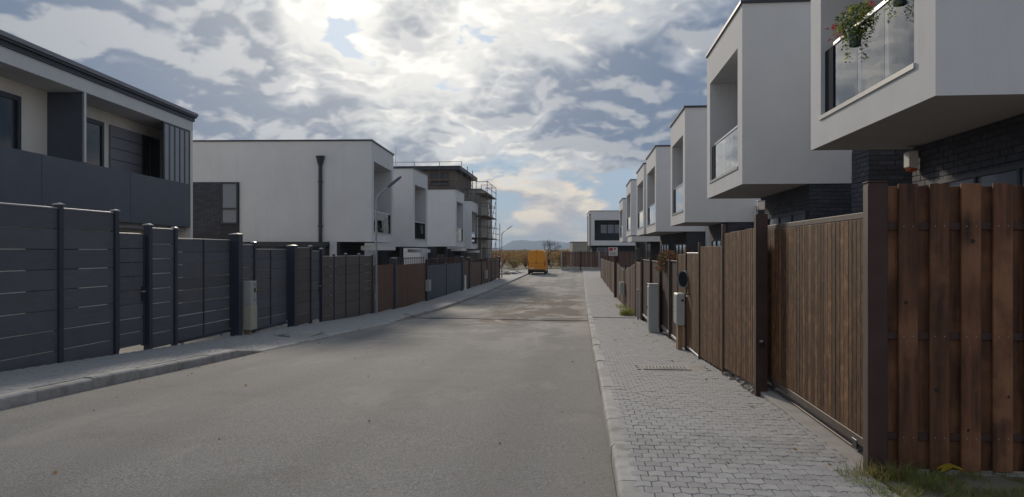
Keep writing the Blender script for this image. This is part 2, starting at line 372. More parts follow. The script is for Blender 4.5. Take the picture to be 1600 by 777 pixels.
# pavements: a sandy bed with kerb stones and pavers as parts
pavL = struct(strip('pavement', 'joint', -7.56, LK-.13, lambda s, t: zpL(s, t)-.012, -14, 44.2, .5, 3))
struct(strip('pavement', 'paver', -7.56, LK-.13, lambda s, t: zpL(s, t), 44.2, 96, .5, 3))
pavR = struct(strip('pavement', 'joint', RK+.13, 2.31, lambda s, t: zpR(s)-.012, -14, 44.2, .5, 2))
struct(strip('pavement', 'paver', RK+.13, 2.31, lambda s, t: zpR(s), 44.2, 96, .5, 2))
pavL['label'] = 'left pavement of interlocking grey pavers'; pavR['label'] = 'right pavement of interlocking grey pavers'
PL, PW = .112, .122
WA = .0085
def wave(x):        # interlocking edge, period PL
    u = (x/PL) % 1.0
    if u < .18: return WA
    if u < .32: return WA*(1-(u-.18)/.07) if u < .25 else -WA*(u-.25)/.07
    if u < .68: return -WA
    if u < .82: return -WA*(1-(u-.68)/.07) if u < .75 else WA*(u-.75)/.07
    return WA
def paver_mesh(phase):
    g = .0025
    us = [0, .18, .32, .68, .82, 1.0]
    bot = [(u*PL, wave(u*PL*.999+phase)) for u in us]
    if phase: bot = [(u*PL, -wave(u*PL*.999)) for u in us]
    def ring(ins, z):
        lo = [(min(max(x, ins), PL-ins), y+ins, z) for x, y in bot]
        hi = [(min(max(x, ins), PL-ins), y+PW-ins, z) for x, y in reversed(bot)]
        return lo+hi
    n = 12
    r0, r1, r2 = ring(g, -.03), ring(g, .0), ring(g+.004, .005)
    vs = [(x-PL/2, y-PW/2, z) for x, y, z in r0+r1+r2]
    fs = [(k+a*n, (k+1) % n+a*n, (k+1) % n+(a+1)*n, k+(a+1)*n) for a in range(2) for k in range(n)]
    # top as strips of quads
    for k in range(5): fs.append((2*n+k, 2*n+k+1, 2*n+n-2-k, 2*n+n-1-k))
    return vs, fs
PM = [paver_mesh(0), paver_mesh(PL/2)]
pmesh = []
for q in PM: b_ = MB(); b_.add(*q); pmesh.append(b_.mesh('paver', 'paver'))
def pave(parent, t0, t1, s0, s1, zf, skip=lambda s, t: False, limit=290):
    cells = []; halves = []
    k = 0; s = s0
    while s < s1:
        offx = -PL/2 if k % 2 else 0
        t = t0 + offx
        while t < t1:
            c = t + PL/2
            if t >= t0-.06 and t+PL <= t1+.06 and not skip(s, c): cells.append((s, c, k % 2))
            t += PL
        s += PW; k += 1
    for kk in range(k):
        sy = s0+kk*PW
        ts_ = [c[1] for c in cells if abs(c[0]-sy) < 1e-6]
        for e_, sgn in ((min(ts_), -1), (max(ts_), 1)) if ts_ else ():
            lo = e_+sgn*(PL/2+.003); hi = t0-.03 if sgn < 0 else t1+.03
            if abs(hi-lo) < .02 or abs(hi-lo) > .16 or skip(sy, lo+sgn*.03): continue
            halves.append((sy, min(lo, hi), max(lo, hi)))
    near = sorted(cells, key=lambda c: abs(c[0]) if c[0] > 3.8 else 999+abs(c[0]))
    keep = set(near[:limit]); rest = MB()
    for (s, t, ph) in cells:
        z = zf(s, t) + rnd.gauss(0, .0012)
        dz = (zf(s+.1, t)-zf(s-.1, t))/.2; dx = (zf(s, t+.1)-zf(s, t-.1))/.2
        a, b = dz + rnd.gauss(0, .006), -dx + rnd.gauss(0, .006)
        if (s, t, ph) in keep:
            o = link('paver', pmesh[ph], parent, (t, s, z)); o.rotation_euler = (a, b, rnd.gauss(0, .004))
        else:
            rest.add([(x+t, y+s, zz + z + a*y - b*x) for x, y, zz in PM[ph][0]], PM[ph][1])
    for sy, a_, b_ in halves:
        z = zf(sy, (a_+b_)/2); rest.box(a_, b_, sy-PW/2+.004, sy+PW/2-.004, z-.03, z+.004)
    if rest.v: stuff(rest.build('pavers_joined', 'paver', parent, fix=False))
def rskip(s, t):
    if 10.6 < s < 11.5 and .8 < t < 1.75: return True
    if t > 1.95: return True
    if s > 44: return True
    return False
pave(pavR, RK+.16, 1.88, -3, 44, zpR, rskip)
def lskip(s, t): return s > 44 or (16.9 < s < 18.3 and -7.0 < t < -6.3)
pave(pavL, -7.52, LK-.16, 3, 44, zpL, lskip)
# poured patches and covers
MB().box(.82, 1.76, 10.62, 11.5, -.05, 0).build('concrete_patch', 'conc', pavR, (0, 0, zpR(11.05)+.0), bevel=.004)
dg = thing('drain_grate', 'slotted concrete drain grate set in the right pavement', 'drain grate', 11.05, 1.2, zpR(11.05)+.002)
bx('frame', dg, -.33, .33, -.17, .17, -.02, .012, 'kerb')
for k in range(12): bx('slot', dg, -.28+k*.048, -.262+k*.048, -.13, .13, .006, .0135, 'joint')
mh = thing('service_cover', 'square light concrete service cover in the left pavement near the gates', 'manhole cover', 17.6, -6.65, zpL(17.6, -6.65)-.002)
bx('frame', mh, -.38, .38, -.7, .7, -.02, .008, 'conc'); bx('lid', mh, -.27, .27, -.3, .3, 0, .016, 'kerb')

def kerb(side, s0, s1, hf, name_label):
    k0 = struct(strip('kerb', 'joint', *( (RK+.01, RK+.14) if side > 0 else (LK-.14, LK-.01)), lambda s, t: zr(s)+hf(s)-.03, s0, s1, 1))
    k0['label'] = name_label
    n = int(s1-s0)
    for i in range(n):
        a = s0+i+.004; b = s0+i+.996; m_ = MB()
        jit = rnd.gauss(0, .004); jz = rnd.gauss(0, .004)
        sec = lambda s: [(0, -.15), (.002, hf(s)-.035), (.008, hf(s)-.018), (.03, hf(s)), (.15, hf(s)), (.15, -.15)]
        pa, pb = sec(a), sec(b)
        vs = [((RK+x if side > 0 else LK-x)+jit, a, zr(a)+z+jz) for x, z in pa] + [((RK+x if side > 0 else LK-x)+jit, b, zr(b)+z+jz) for x, z in pb]
        nn = len(pa)
        m_.add(vs, [(k, (k+1) % nn, nn+(k+1) % nn, nn+k) for k in range(nn)] + [tuple(range(nn-1, -1, -1)), tuple(range(nn, 2*nn))])
        m_.build('kerb_stone', 'kerb', k0)
kerb(1, -4, 96, lambda s: .125, 'right kerb of concrete stones')
kerb(-1, -4, 96, lk_h, 'left kerb of concrete stones')
# concrete footing of the sliding gate and of the board fence
gf = MB(); gf.box(1.912, 2.31, 5.3, 9.0, -.2, 0); gfo = gf.build('gate_footing', 'conc', None, (0, 0, zpR(6.9)+.012), -TH, bevel=.004)
struct(gfo)
gfo.location = (0, 0, zpR(6.9)+.012)
bx('track', gfo, 2.06, 2.10, 5.35, 8.95, 0, .02, 'brown_steel_pale')

# far hills
def ridge(name, Y0, x0, x1, hf, m, depth):
    mb = MB(); n = 90; vs = []
    for i in range(n+1):
        x = x0+(x1-x0)*i/n
        h = hf(x/Y0*1200+800)*Y0/1200
        for j, (fy, fh) in enumerate(((-.5, 0), (-.28, .42), (-.1, .83), (0, 1), (.3, .6), (.6, 0))):
            hh = h*fh*(1+.10*mnoise.fractal((x/Y0*30, j*1.7, 3), 1.0, 2.0, 4)) if fh else -6/Y0*Y0
            vs.append((x, Y0+fy*depth, -2.4+hh if fh else -8))
    mb.add(vs, [(i*6+j, (i+1)*6+j, (i+1)*6+j+1, i*6+j+1) for i in range(n) for j in range(5)])
    return struct(mb.build(name, m, fix=True, smooth=True))
def bump_(x, c, w_, h): return h*math.exp(-((x-c)/w_)**2)
ridge('mountains', 6800, -4200, 4200, lambda px: 2.4 + bump_(px, 808, 22, 15.5) + bump_(px, 850, 26, 14.5) + bump_(px, 893, 30, 10.5) + bump_(px, 1000, 60, 9) + bump_(px, 640, 90, 14) + bump_(px, 300, 150, 12) + bump_(px, 1400, 200, 14) + 2.6*mnoise.noise((px*.07, 0, 0)) + 1.2*mnoise.noise((px*.2, 3, 0)), 'hill', 1400)
ridge('hills', 2300, -1500, 1500, lambda px: 2.2 + bump_(px, 880, 26, 4.6) + bump_(px, 822, 20, 2.0) + bump_(px, 700, 60, 4) + bump_(px, 1050, 70, 6) + 1.4*mnoise.noise((px*.12, 4, 0)), 'hill', 420)

# ------------------------------------------------------------ houses
def brickwork(parent, axis, a0, a1, z0, z1, at, outward, limit=300, mm='brick', pitch=(.26, .078)):
    """bricks laid as parts proud of their wall; axis 'y' runs along the street, 'x' across it"""
    L, H = pitch; nrow = int((z1-z0)/H); cnt = 0; rest = MB()
    for r_ in range(nrow-1, -1, -1):
        z = z1 - (nrow-r_)*H + .004; x = a0 - (L/2 if r_ % 2 else 0)
        while x < a1:
            p, q = max(x+.005, a0+.002), min(x+L-.005, a1-.002)
            x += L
            if q-p < .03: continue
            e = .012 + rnd.uniform(-.002, .003)
            lo, hi = (at, at+outward*e)
            args = (p, q, lo, hi, z, z+H-.009) if axis == 'x' else (lo, hi, p, q, z, z+H-.009)
            if cnt < limit: bx('brick', parent, *args, mm, bevel=.002)
            else: rest.box(*args)
            cnt += 1
    if rest.v: stuff(rest.build('bricks_joined', mm, parent))
def window(parent, axis, a0, a1, z0, z1, at, outward, n=1, pane='pane', frame='coping', name='window', fr=.05, sill=False):
    """a window frame with its panes as sub-parts"""
    o = outward; mb = MB()
    def B(m_, p, q, zl, zh, d0, d1):
        return m_.box(p, q, at+o*d0, at+o*d1, zl, zh) if axis == 'x' else m_.box(at+o*d0, at+o*d1, p, q, zl, zh)
    B(mb, a0, a1, z0, z0+fr, -.03, .03); B(mb, a0, a1, z1-fr, z1, -.03, .03)
    w_ = (a1-a0)/n
    for k in range(n+1):
        c = a0+k*w_; lo, hi = (c-fr/2, c+fr/2)
        if k == 0: lo, hi = c, c+fr
        if k == n: lo, hi = c-fr, c
        B(mb, lo, hi, z0+fr, z1-fr, -.03, .03)
    f = mb.build(name, frame, parent)
    for k in range(n):
        pm = MB(); p0 = a0+k*w_+(fr if k == 0 else fr/2)+.001; p1 = a0+(k+1)*w_-(fr if k == n-1 else fr/2)-.001
        B(pm, p0, p1, z0+fr+.001, z1-fr-.001, -.012, 0); pm.build('pane', pane, f)
    return f

def box_house(name, label, group, Yn, Yf, zt, zb, side, tp, d=0.09, depth=9.0, bricks=0, detail=1, end_brick=0, X0=None, op=True, lshape=True):
    """flat roofed house: a cantilevered upper box with a recessed balcony over a brick ground floor.
    local x runs away from the street, local y away from the camera"""
    if X0 is None: X0 = tp + d*Yn
    th = math.atan(d); L = (Yf-Yn)/math.cos(th)
    z0 = zr(Yn) + .05
    h = bpy.data.objects.new(name, None); C.objects.link(h); h.location = (X0, Yn, z0); h.rotation_euler = (0, 0, -th)
    tag(h, label, 'house', group)
    zt -= z0; zb -= z0; sg = side
    def S(x): return sg*x
    # upper box with the balcony recess
    a, b, c, e = .45, L-.45, zb+.40, zt-.78
    if not op: a, b = .45, L-.45
    rc = 1.45
    V = [(0, 0, zb), (0, L, zb), (0, L, zt), (0, 0, zt), (depth, 0, zb), (depth, L, zb), (depth, L, zt), (depth, 0, zt),
         (0, a, c), (0, b, c), (0, b, e), (0, a, e), (rc, a, c), (rc, b, c), (rc, b, e), (rc, a, e)]
    F = [(0, 1, 9, 8), (1, 2, 10, 9), (2, 3, 11, 10), (3, 0, 8, 11), (8, 9, 13, 12), (9, 10, 14, 13), (10, 11, 15, 14), (11, 8, 12, 15), (12, 13, 14, 15),
         (0, 4, 7, 3), (1, 5, 6, 2), (4, 5, 6, 7), (3, 2, 6, 7)]
    mb = MB(); mb.add([(S(x), y, z) for x, y, z in V], F)
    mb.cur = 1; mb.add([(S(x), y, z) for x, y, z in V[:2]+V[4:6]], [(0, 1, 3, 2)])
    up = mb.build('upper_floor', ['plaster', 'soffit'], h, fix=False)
    bm = bmesh.new(); bm.from_mesh(up.data); bmesh.ops.remove_doubles(bm, verts=bm.verts[:], dist=.0005); bmesh.ops.recalc_face_normals(bm, faces=bm.faces[:]); bm.to_mesh(up.data); bm.free()
    # coping
    k = MB(); t_ = .04
    for q in ((-t_, .22, -t_, L+t_), (depth-.2, depth+t_, -t_, L+t_)): k.box(S(q[0]), S(q[1]), q[2], q[3], zt-.01, zt+.05)
    for q in ((-t_, .2), (L-.2, L+t_)): k.box(S(.222), S(depth-.202), q[0], q[1], zt-.01, zt+.05)
    k.build('roof_coping', 'coping', h)
    # soffit drip edge
    # balcony
    rl = MB(); rl.box(S(-.02), S(-.0), a-.03, b+.03, c-.05, c+.001).box(S(.0005), S(.13), a+.002, b-.002, c+.0005, c+.012); rl.build('sill', 'cab', h)
    gl = MB().box(S(.055), S(.085), a+.03, a+.07, c, c+.9).box(S(.05), S(.09), a+.03, b-.36, c+.86, c+.90)
    ra = gl.build('balcony_rail', 'alu', h)
    n = 3
    for q in range(n):
        w_ = (b-.36-a-.08)/n
        MB().box(S(.067), S(.073), a+.08+q*w_, a+.08+(q+1)*w_-.006, c+.01, c+.855).build('glass_panel', 'glass', ra)
    MB().box(S(.05), S(.09), b-.35, b-.02, c, c+.86).build('dark_reflection', 'matte_dark', ra)  # far end of the glass, its dark reflection put into a matte colour
    window(h, 'y', a+.5, b-.45, c+.02, e-.35, S(rc-.035), -sg, 2, 'pane', 'coping', 'balcony_door')
    # ground floor
    gx = 1.32; g0, g1 = -.32, L-.15
    m_ = MB(); m_.box(S(gx), S(depth-.3), g0+.35, g1, -.3, zb-.003)
    gf_ = m_.build('ground_floor_wall', 'mortar', h)
    if bricks:
        brickwork(gf_, 'y', g0+.35, g1, max(.2, zb-bricks), zb-.006, S(gx), -sg, 290)
        brickwork(gf_, 'x', *(sorted((S(gx), S(gx+2.6)))), max(.2, zb-bricks), zb-.006, g0+.35, -1, 290)
    if detail: window(h, 'y', .15, max(1.2, g1-.85), max(.3, zb-2.2), zb-.52, S(gx-.02), -sg, 3, 'pane_lt', 'coping')
    return h, dict(L=L, zt=zt, zb=zb, gx=gx, S=S, z0=z0, a=a, b=b, c=c, e=e)

RG = 'white box houses on the right side of the street'
LG = 'white box houses on the left side of the street'
rh = [
 ('nearest white box house with flower pots on its glass balcony', 7.0, 10.8, 5.05, 1.42, 2.1),
 ('second white box house on the right, behind the tall lantern post', 15.4, 19.7, 4.98, 1.35, 1.6),
 ('third white box house on the right, above the round gate disc', 23.9, 27.7, 4.48, .91, 1.5),
 ('fourth white box house on the right, above the reddish potted plant', 33.2, 38.0, 4.54, .86, 0),
 ('fifth white box house on the right, set close behind the fourth', 39.6, 44.6, 4.52, .90, 0),
 ('sixth white box house on the right, with a white canopy slab under it', 50.0, 55.0, 4.65, 1.05, 0),
 ('farthest and lowest white box house on the right', 59.5, 64.6, 4.1, .76, 0)]
H = []
for i, (lb, yn, yf, zt, zb, br) in enumerate(rh):
    H.append(box_house('box_house', lb, RG, yn, yf, zt, zb, 1, 3.23, bricks=br))
# nearest house: soldier course, siren, brick pier beyond
h, g = H[0]
pr = MB().box(g['gx'], 6.2, 5.27, 6.05, -.3, g['zb']+1.6).build('brick_pier', 'mortar', h)
brickwork(pr, 'x', 1.32, 3.4, g['zb']-1.1, g['zb']+.25, 5.27, -1, 200); brickwork(pr, 'y', 5.27, 6.05, g['zb']-1.1, g['zb']+.25, 1.32, -1, 100)
# second and third houses: downpipe and pale rear wing between the houses
for i in (1, 2):
    h, g = H[i]
for i in (2, 3, 4):
    h, g = H[i]
    MB().box(2.1, 7.5, -1.8, -.02, -.3, g['zb']+.5).build('rear_wing', 'plaster', h)
    MB().tube((2.0, -1.86, -.2), (2.0, -1.86, g['zb']+.6), .045).build('downpipe', 'coping', h)
    window(h, 'x', 2.4, 3.4, g['zb']-.7, g['zb']-.1, -1.83, -1, 2, 'pane_lt', 'coping')
h, g = H[5]; MB().box(-.02, 5, -1.2, 3.0, g['zb']-.42, g['zb']-.09).build('canopy_slab', 'plaster', h)
si = bpy.data.objects.new('alarm_siren', None); C.objects.link(si); tag(si, 'white alarm siren with orange lens on the brick wall under the nearest balcony', 'alarm siren')
si.location = P(sR(10.35, 4.5), 4.50-.03, 1.21); si.rotation_euler = (0, 0, -TH)
MB().prism([(-.10, .13), (.02, .14), (.02, -.10), (-.10, -.08)], -.09, .09).build('casing', 'white', si, bevel=.008)
MB().prism([(-.095, -.082), (.018, -.102), (.0, -.135), (-.07, -.125)], -.075, .075).build('lens', 'siren_orange', si)

# left houses
lh = [
 ('nearest plain white house on the left, with dark downpipe on its end wall', 31.0, 35.7, 4.47, .39, -5.67, .034),
 ('second white box house on the left, its thin aerial on the roof corner', 38.6, 42.3, 4.18, .24, -4.98, .09),
 ('third white box house on the left, before the scaffolding', 51.8, 55.6, 4.19, .33, -3.80, .09),
 ('lowest white box house on the left, nearest to the scaffolding', 59.0, 63.0, 3.9, .2, -3.15, .09)]
HL = []
for lb, yn, yf, zt, zb, x0, d in lh:
    HL.append(box_house('box_house', lb, LG, yn, yf, zt, zb, -1, 0, d, X0=x0, bricks=0, detail=0 if yn < 32 else 1))
h, g = HL[0]
# end wall details of the nearest of them
tp_ = MB().tube((-2.07, -.07, g['zb']-.4), (-2.07, -.07, g['zt']-.86), .075).tube((-2.07, -.07, g['zt']-.98), (-2.07, -.07, g['zt']-.66), .10, .17).tube((-2.07, -.07, g['zt']-.66), (-2.07, -.07, g['zt']-.62), .19)
tp_.build('downpipe', 'coping', h)
for k in range(2): MB().box(-2.17, -1.97, -.09, -.002, g['zb']+.6+k*1.8, g['zb']+.65+k*1.8).build('pipe_bracket', 'coping', h)
bw = MB().box(-8.9, -5.40, -.06, -.004, -.2, g['zt']-1.66).build('brick_wall', 'mortar', h)
brickwork(bw, 'x', -8.9, -6.15, g['zb']-.3, g['zt']-1.68, -.06, -1, 300)
window(h, 'x', -6.12, -5.43, g['zb']+.72, g['zt']-1.68, -.095, -1, 1, 'pane_lt', 'coping', fr=.06)
MB().box(-6.06, -5.49, -.14, -.09, g['zb']+1.30, g['zb']+1.37).build('window_transom', 'coping', h)
cb = MB().box(-8.5, -1.75, -.5, -.3, g['zb']-.20, g['zb']-.02).box(-1.9, -1.75, -.3, .6, g['zb']-.20, g['zb']-.02)
cb.build('carport_beam', 'coping', h)
for x in (-8.3, -4.9, -1.85): MB().box(x-.07, x+.07, -.46, -.34, -.2, g['zb']-.21).build('carport_post', 'coping', h)
for x in (-5.6, -4.4): MB().prism([(x, g['zb']-.21), (x+.7, g['zb']-.21), (x+.45, g['zb']-.5)], -.45, -.36).build('carport_brace', 'coping', h)
MB().box(-1.70, -1.42, -.02, .3, -.2, g['zb']-.004).build('white_pillar', 'plaster', h)
MB().box(-.55, .30, .5, 3.6, g['zb']-.34, g['zb']-.16).build('entrance_canopy', 'plaster', h)
h, g = HL[1]
aer = bpy.data.objects.new('roof_aerial', None); C.objects.link(aer); tag(aer, 'thin metal aerial standing on the roof of the second white house on the left', 'aerial'); aer.location = h.matrix_basis @ Vector((-.95, .3, g['zt']+.04))
MB().tube((0, 0, 0), (0, 0, 1.15), .018, .008).build('mast', 'galv', aer); MB().box(-.05, .05, -.05, .05, 0, .03).build('foot', 'galv', aer)
for i in (1, 2, 3):
    h, g = HL[i]
    # pale ground-floor wing, pillar and pipes behind the fence
    MB().box(-6.5, -1.9, -2.4, .0, -.2, g['zb']-.12).build('side_wing', 'plaster', h)
    MB().tube((-1.5, -.3, -.2), (-1.5, -.3, g['zb']), .05).build('downpipe', 'coping', h)
    MB().tube((-.6, -.12, -.2), (-.6, -.12, g['zb']+.0), .05).build('downpipe', 'coping', h)
    MB().box(-.5, .25, 1.0, 3.2, g['zb']-.3, g['zb']-.13).build('entrance_canopy', 'plaster', h)

# house under construction
uc = bpy.data.objects.new('unfinished_house', None); C.objects.link(uc); uc.location = (-2.62, 65, zr(65)); uc.rotation_euler = (0, 0, -TH)
tag(uc, 'unfinished grey house with set-back top storey, wrapped in scaffolding', 'house')
zg = -zr(65)
MB().box(-9, 0, 0, 8, 0, 5.25+zg).build('wall', 'rough_wall', uc)
MB().box(-9.04, .04, -.04, 8.04, 5.252+zg, 5.31+zg).build('roof_coping', 'coping', uc)
MB().box(-8.6, -1.45, -4.6, 4.4, 4.0+zg, 6.40+zg).build('top_storey', 'boards_beige', uc)
MB().box(-8.9, -1.0, -5.0, 5.1, 6.41+zg, 6.72+zg).build('roof_slab', 'coping', uc)
for x in (-6.5, -3.4): window(uc, 'x', x, x+1.4, 5.2+zg, 6.2+zg, -4.64, -1, 1, 'pane', 'coping')
MB().box(-.02, .03, 1.0, 3.2, .6, 3.0).build('board_panel', 'boards_beige', uc)
window(uc, 'y', 4.3, 6.5, 3.4+zg-.5, 4.4+zg, .02, 1, 2)
scf = bpy.data.objects.new('scaffolding', None); C.objects.link(scf); scf.location = (-2.95, 62.2, zr(63)); scf.rotation_euler = (0, 0, -TH)
tag(scf, 'rusty tube scaffolding in front of the unfinished grey house', 'scaffolding')
zs = -zr(63)
def tb(par, a, b, r_=.03, m='scaff', nm='tube'): return MB().tube(a, b, r_, n=6).build(nm, m, par)
for yy in (0, 3.2, 6.4, 9.6):
    for xx in (0.05, .95):
        top = 5.6+zs if yy < 7 else 2.6+zs
        if yy == 0: top = 5.7+zs
        tb(scf, (xx, yy, 0), (xx, yy, top), .027, nm='upright')
for lv in (1.9, 3.7, 5.5, 7.3):
    if lv > 8: continue
    for xx in (0.05, .95): tb(scf, (xx, -.3, lv), (xx, 9.8 if lv < 5 else 6.6, lv), nm='ledger'); 
    for xx in (.95,):
        tb(scf, (xx, -.3, lv+.5), (xx, 9.8 if lv < 5 else 6.6, lv+.5), .022, nm='guard_rail'); tb(scf, (xx, -.3, lv+1.0), (xx, 9.8 if lv < 5 else 6.6, lv+1.0), .022, nm='guard_rail')
    for yy in (0, 3.2, 6.4): tb(scf, (0, yy, lv), (1.0, yy, lv), nm='transom'); tb(scf, (0, yy, lv+1.0), (1.0, yy, lv+1.0), .022, nm='guard_rail')
    for xx in (.12, .42, .70): bx('plank', scf, xx, xx+.24, -.1, 6.5, lv+.035, lv+.075, 'plank', .004)
    for q in (0, 3.2): tb(scf, (.98, q, lv-1.8), (.98, q+3.2, lv), .022, nm='brace')
sc2 = bpy.data.objects.new('roof_scaffolding', None); C.objects.link(sc2); sc2.location = uc.matrix_basis @ Vector((0, 0, 0)); sc2.rotation_euler = (0, 0, -TH)
tag(sc2, 'scaffold tubes and guard rails round the set-back top storey', 'scaffolding')
for xx in (-8.7, -6.7, -4.6, -2.6, -.85): tb(sc2, (xx, -5.15, 4.35+zg), (xx, -5.15, 7.0+zg), .026, nm='upright')
for lv in (4.9, 5.6, 7.0): tb(sc2, (-8.8, -5.2, lv+zg), (-.8, -5.2, lv+zg), .018, nm='guard_rail')
for yy in (-2.5, 0.5): tb(sc2, (-.80, yy, 4.35+zg), (-.80, yy, 6.9+zg), .035, nm='upright')
for lv in (4.9, 5.6): tb(sc2, (-.8, -5.2, lv+zg), (-.8, .6, lv+zg), .025, nm='guard_rail')
bx('plank', sc2, -8.8, -.9, -5.6, -5.3, 5.52+zg, 5.57+zg, 'plank', .004)

# nearest left house: grey with a long balcony
h1 = bpy.data.objects.new('balcony_house', None); C.objects.link(h1); h1.location = (-9.60, 23.1, zr(22)); h1.rotation_euler = (0, 0, -.010)
tag(h1, 'nearest house on the left, with long anthracite balcony and louvred corner', 'house')
zg = -zr(22)
def hb(nm, m, *a, par=None): return MB().box(*a).build(nm, m, par or h1)
YB = -15.5
# roof with fascia and gutters
hb('roof_slab', 'plaster', -10, 0, YB, 0, 3.60+zg, 3.90+zg)
hb('fascia', 'coping', -10, .04, YB, .05, 3.902+zg, 4.0+zg)
hb('roof_edge', 'clad', -10, .12, YB, .12, 4.06+zg, 4.15+zg)
hb('gutter', 'coping', -.02, .09, YB, .08, 4.002+zg, 4.058+zg)
rw = MB().box(-9.9, -.85, YB, -.02, -.3, 3.598+zg).build('wall', 'plaster_warm', h1)
MB().box(-.848, -.001, -.16, -.001, .2+zg, 3.598+zg).build('end_pier', 'plaster_warm', h1)
hb('balcony_parapet', 'anth', -.14, .0, YB, -.162, .73+zg, 2.0+zg)
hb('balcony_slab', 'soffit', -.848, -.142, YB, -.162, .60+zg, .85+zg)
for y in (-3.7, -7.3, -10.9): hb('parapet_joint', 'coping', .0005, .003, y-.006, y+.006, .74+zg, 1.99+zg)
hb('privacy_screen', 'anth', -.847, -.05, -5.75, -5.67, 2.02+zg, 3.597+zg)
hb('screen_edge', 'alu', -.049, -.004, -5.75, -5.67, 2.02+zg, 3.597+zg)
for k in range(6):
    y = -1.86+k*.325; MB().box(-.06, -.015, y, y+.085, 2.003+zg, 3.55+zg).build('gap_bar', 'steel_blue', h1)  # dark bars painted in for the shaded gaps between the blades
    if k < 5: MB().box(-.052, -.022, y+.088, y+.322, 2.003+zg, 3.55+zg).build('louvre_blade', 'clad_lt', h1)
hb('louvre_rail', 'steel_blue', -.06, -.015, -1.88, -.17, 3.552+zg, 3.596+zg)
def hwin(y0, y1, n=1): return window(h1, 'y', y0, y1, 1.1+zg, 3.30+zg, -.832, 1, n, 'pane', 'steel_blue', fr=.11)
hwin(-9.2, -6.72, 2); hwin(-5.5, -3.45, 2); hwin(-1.46, -.42, 2)
cl_ = hb('cladding', 'clad', -.848, -.82, -3.15, -1.50, .9+zg, 3.30+zg)
for k in range(8): bx('cladding_board', cl_, -.818, -.792, -3.15, -1.50, .92+zg+k*.298, 1.195+zg+k*.298, 'clad')
# ground floor below the balcony
window(h1, 'y', -6.5, -4.6, zg*.2, .45+zg, -.82, 1, 2, 'pane'); window(h1, 'y', -3.2, -1.0, zg*.2, .45+zg, -.82, 1, 2, 'pane')
hb('white_side_wall', 'plaster', -.8, -.3, -.15, -.02, -.2, .55+zg)

# building across the end of the street
eb = bpy.data.objects.new('end_house', None); C.objects.link(eb); eb.location = (10.55, 104, zr(104)); eb.rotation_euler = (0, 0, -.06)
tag(eb, 'white box house closing the end of the street, with wide dark balcony recess', 'house')
zg = -zr(104)
a, b, c, e = .62, 7.6, 1.47+zg, 4.25+zg; Wd, Dp = 14.0, 10.0; zb, zt = .80+zg, 5.46+zg
V = [(0, 0, zb), (Wd, 0, zb), (Wd, 0, zt), (0, 0, zt), (0, Dp, zb), (Wd, Dp, zb), (Wd, Dp, zt), (0, Dp, zt), (a, 0, c), (b, 0, c), (b, 0, e), (a, 0, e), (a, 1.4, c), (b, 1.4, c), (b, 1.4, e), (a, 1.4, e)]
F = [(0, 1, 9, 8), (1, 2, 10, 9), (2, 3, 11, 10), (3, 0, 8, 11), (8, 9, 13, 12), (9, 10, 14, 13), (10, 11, 15, 14), (11, 8, 12, 15), (0, 3, 7, 4), (1, 5, 6, 2), (4, 7, 6, 5), (3, 2, 6, 7), (0, 4, 5, 1)]
mb = MB(); mb.add(V, F); mb.build('upper_floor', 'plaster', eb)
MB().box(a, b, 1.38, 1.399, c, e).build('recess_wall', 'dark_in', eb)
hb('roof_coping', 'coping', -.05, Wd+.05, -.05, Dp, zt+.001, zt+.07, par=eb)
hb('ground_floor_wall', 'dark_in', .3, Wd-.3, 1.2, Dp-.5, -.3, zb-.003, par=eb)
for k in range(3): window(eb, 'x', 1.5+k*.95, 2.38+k*.95, 2.45+zg, 3.68+zg, 1.34, -1, 1, 'pane_lt', 'dark_in', fr=.03)
rl = MB().box(a+.02, b-.02, .06, .10, c+.95, c+1.0).build('balcony_rail', 'coping', eb)
for k in range(28): bx('baluster', rl, a+.1+k*.245, a+.13+k*.245, .07, .09, c, c+.95, 'coping', .003)
MB().tube((-.02, -.08, -.2), (-.02, -.08, zt-.6), .06).tube((-.02, -.08, zt-.6), (-.02, -.08, zt-.4), .08, .12).build('downpipe', 'coping', eb)
MB().tube((-.05, 6, -.2), (-.05, 6, zt-.4), .06).build('downpipe', 'coping', eb)
window(eb, 'x', 1.0, 3.4, zb-1.3, zb-.3, 1.17, -1, 2, 'pane_lt', 'white')
lb_ = bpy.data.objects.new('low_building', None); C.objects.link(lb_); lb_.location = (9.3, 118, -2.25); tag(lb_, 'low plain grey building behind the left edge of the end house', 'building')
MB().box(0, 12, 0, 6, 0, 3.65).build('wall', 'rough_wall', lb_); MB().box(-.05, 12.05, -.05, 6.05, 3.652, 3.75).build('roof_edge', 'coping', lb_)

# ------------------------------------------------------------ fences, gates, posts on the left
TL = -7.62
def cap_post(parent, y, zt, zb, w_=.10, m='steel_blue', cap='alu', x=0, name='post'):
    p = bx(name, parent, x-w_/2, x+w_/2, y-w_/2, y+w_/2, zb, zt, m, .004)
    hh = (zt-zb)/2; c_ = MB().box(-w_*.62, w_*.62, -w_*.62, w_*.62, hh+.001, hh+.018).add([(-w_*.55, -w_*.55, hh+.018), (w_*.55, -w_*.55, hh+.018), (w_*.55, w_*.55, hh+.018), (-w_*.55, w_*.55, hh+.018), (0, 0, hh+.036)], [(0, 1, 4), (1, 2, 4), (2, 3, 4), (3, 0, 4)])
    c_.build('post_cap', cap, p); return p
def hboards(parent, y0, y1, zt, zb, n, m='comp', x=0, th=.03, gap=.012, name='board'):
    hgt = (zt-zb)/n
    for k in range(n): bx(name, parent, x-th/2, x+th/2, y0, y1, zb+k*hgt+gap/2, zb+(k+1)*hgt-gap/2, m, .001)
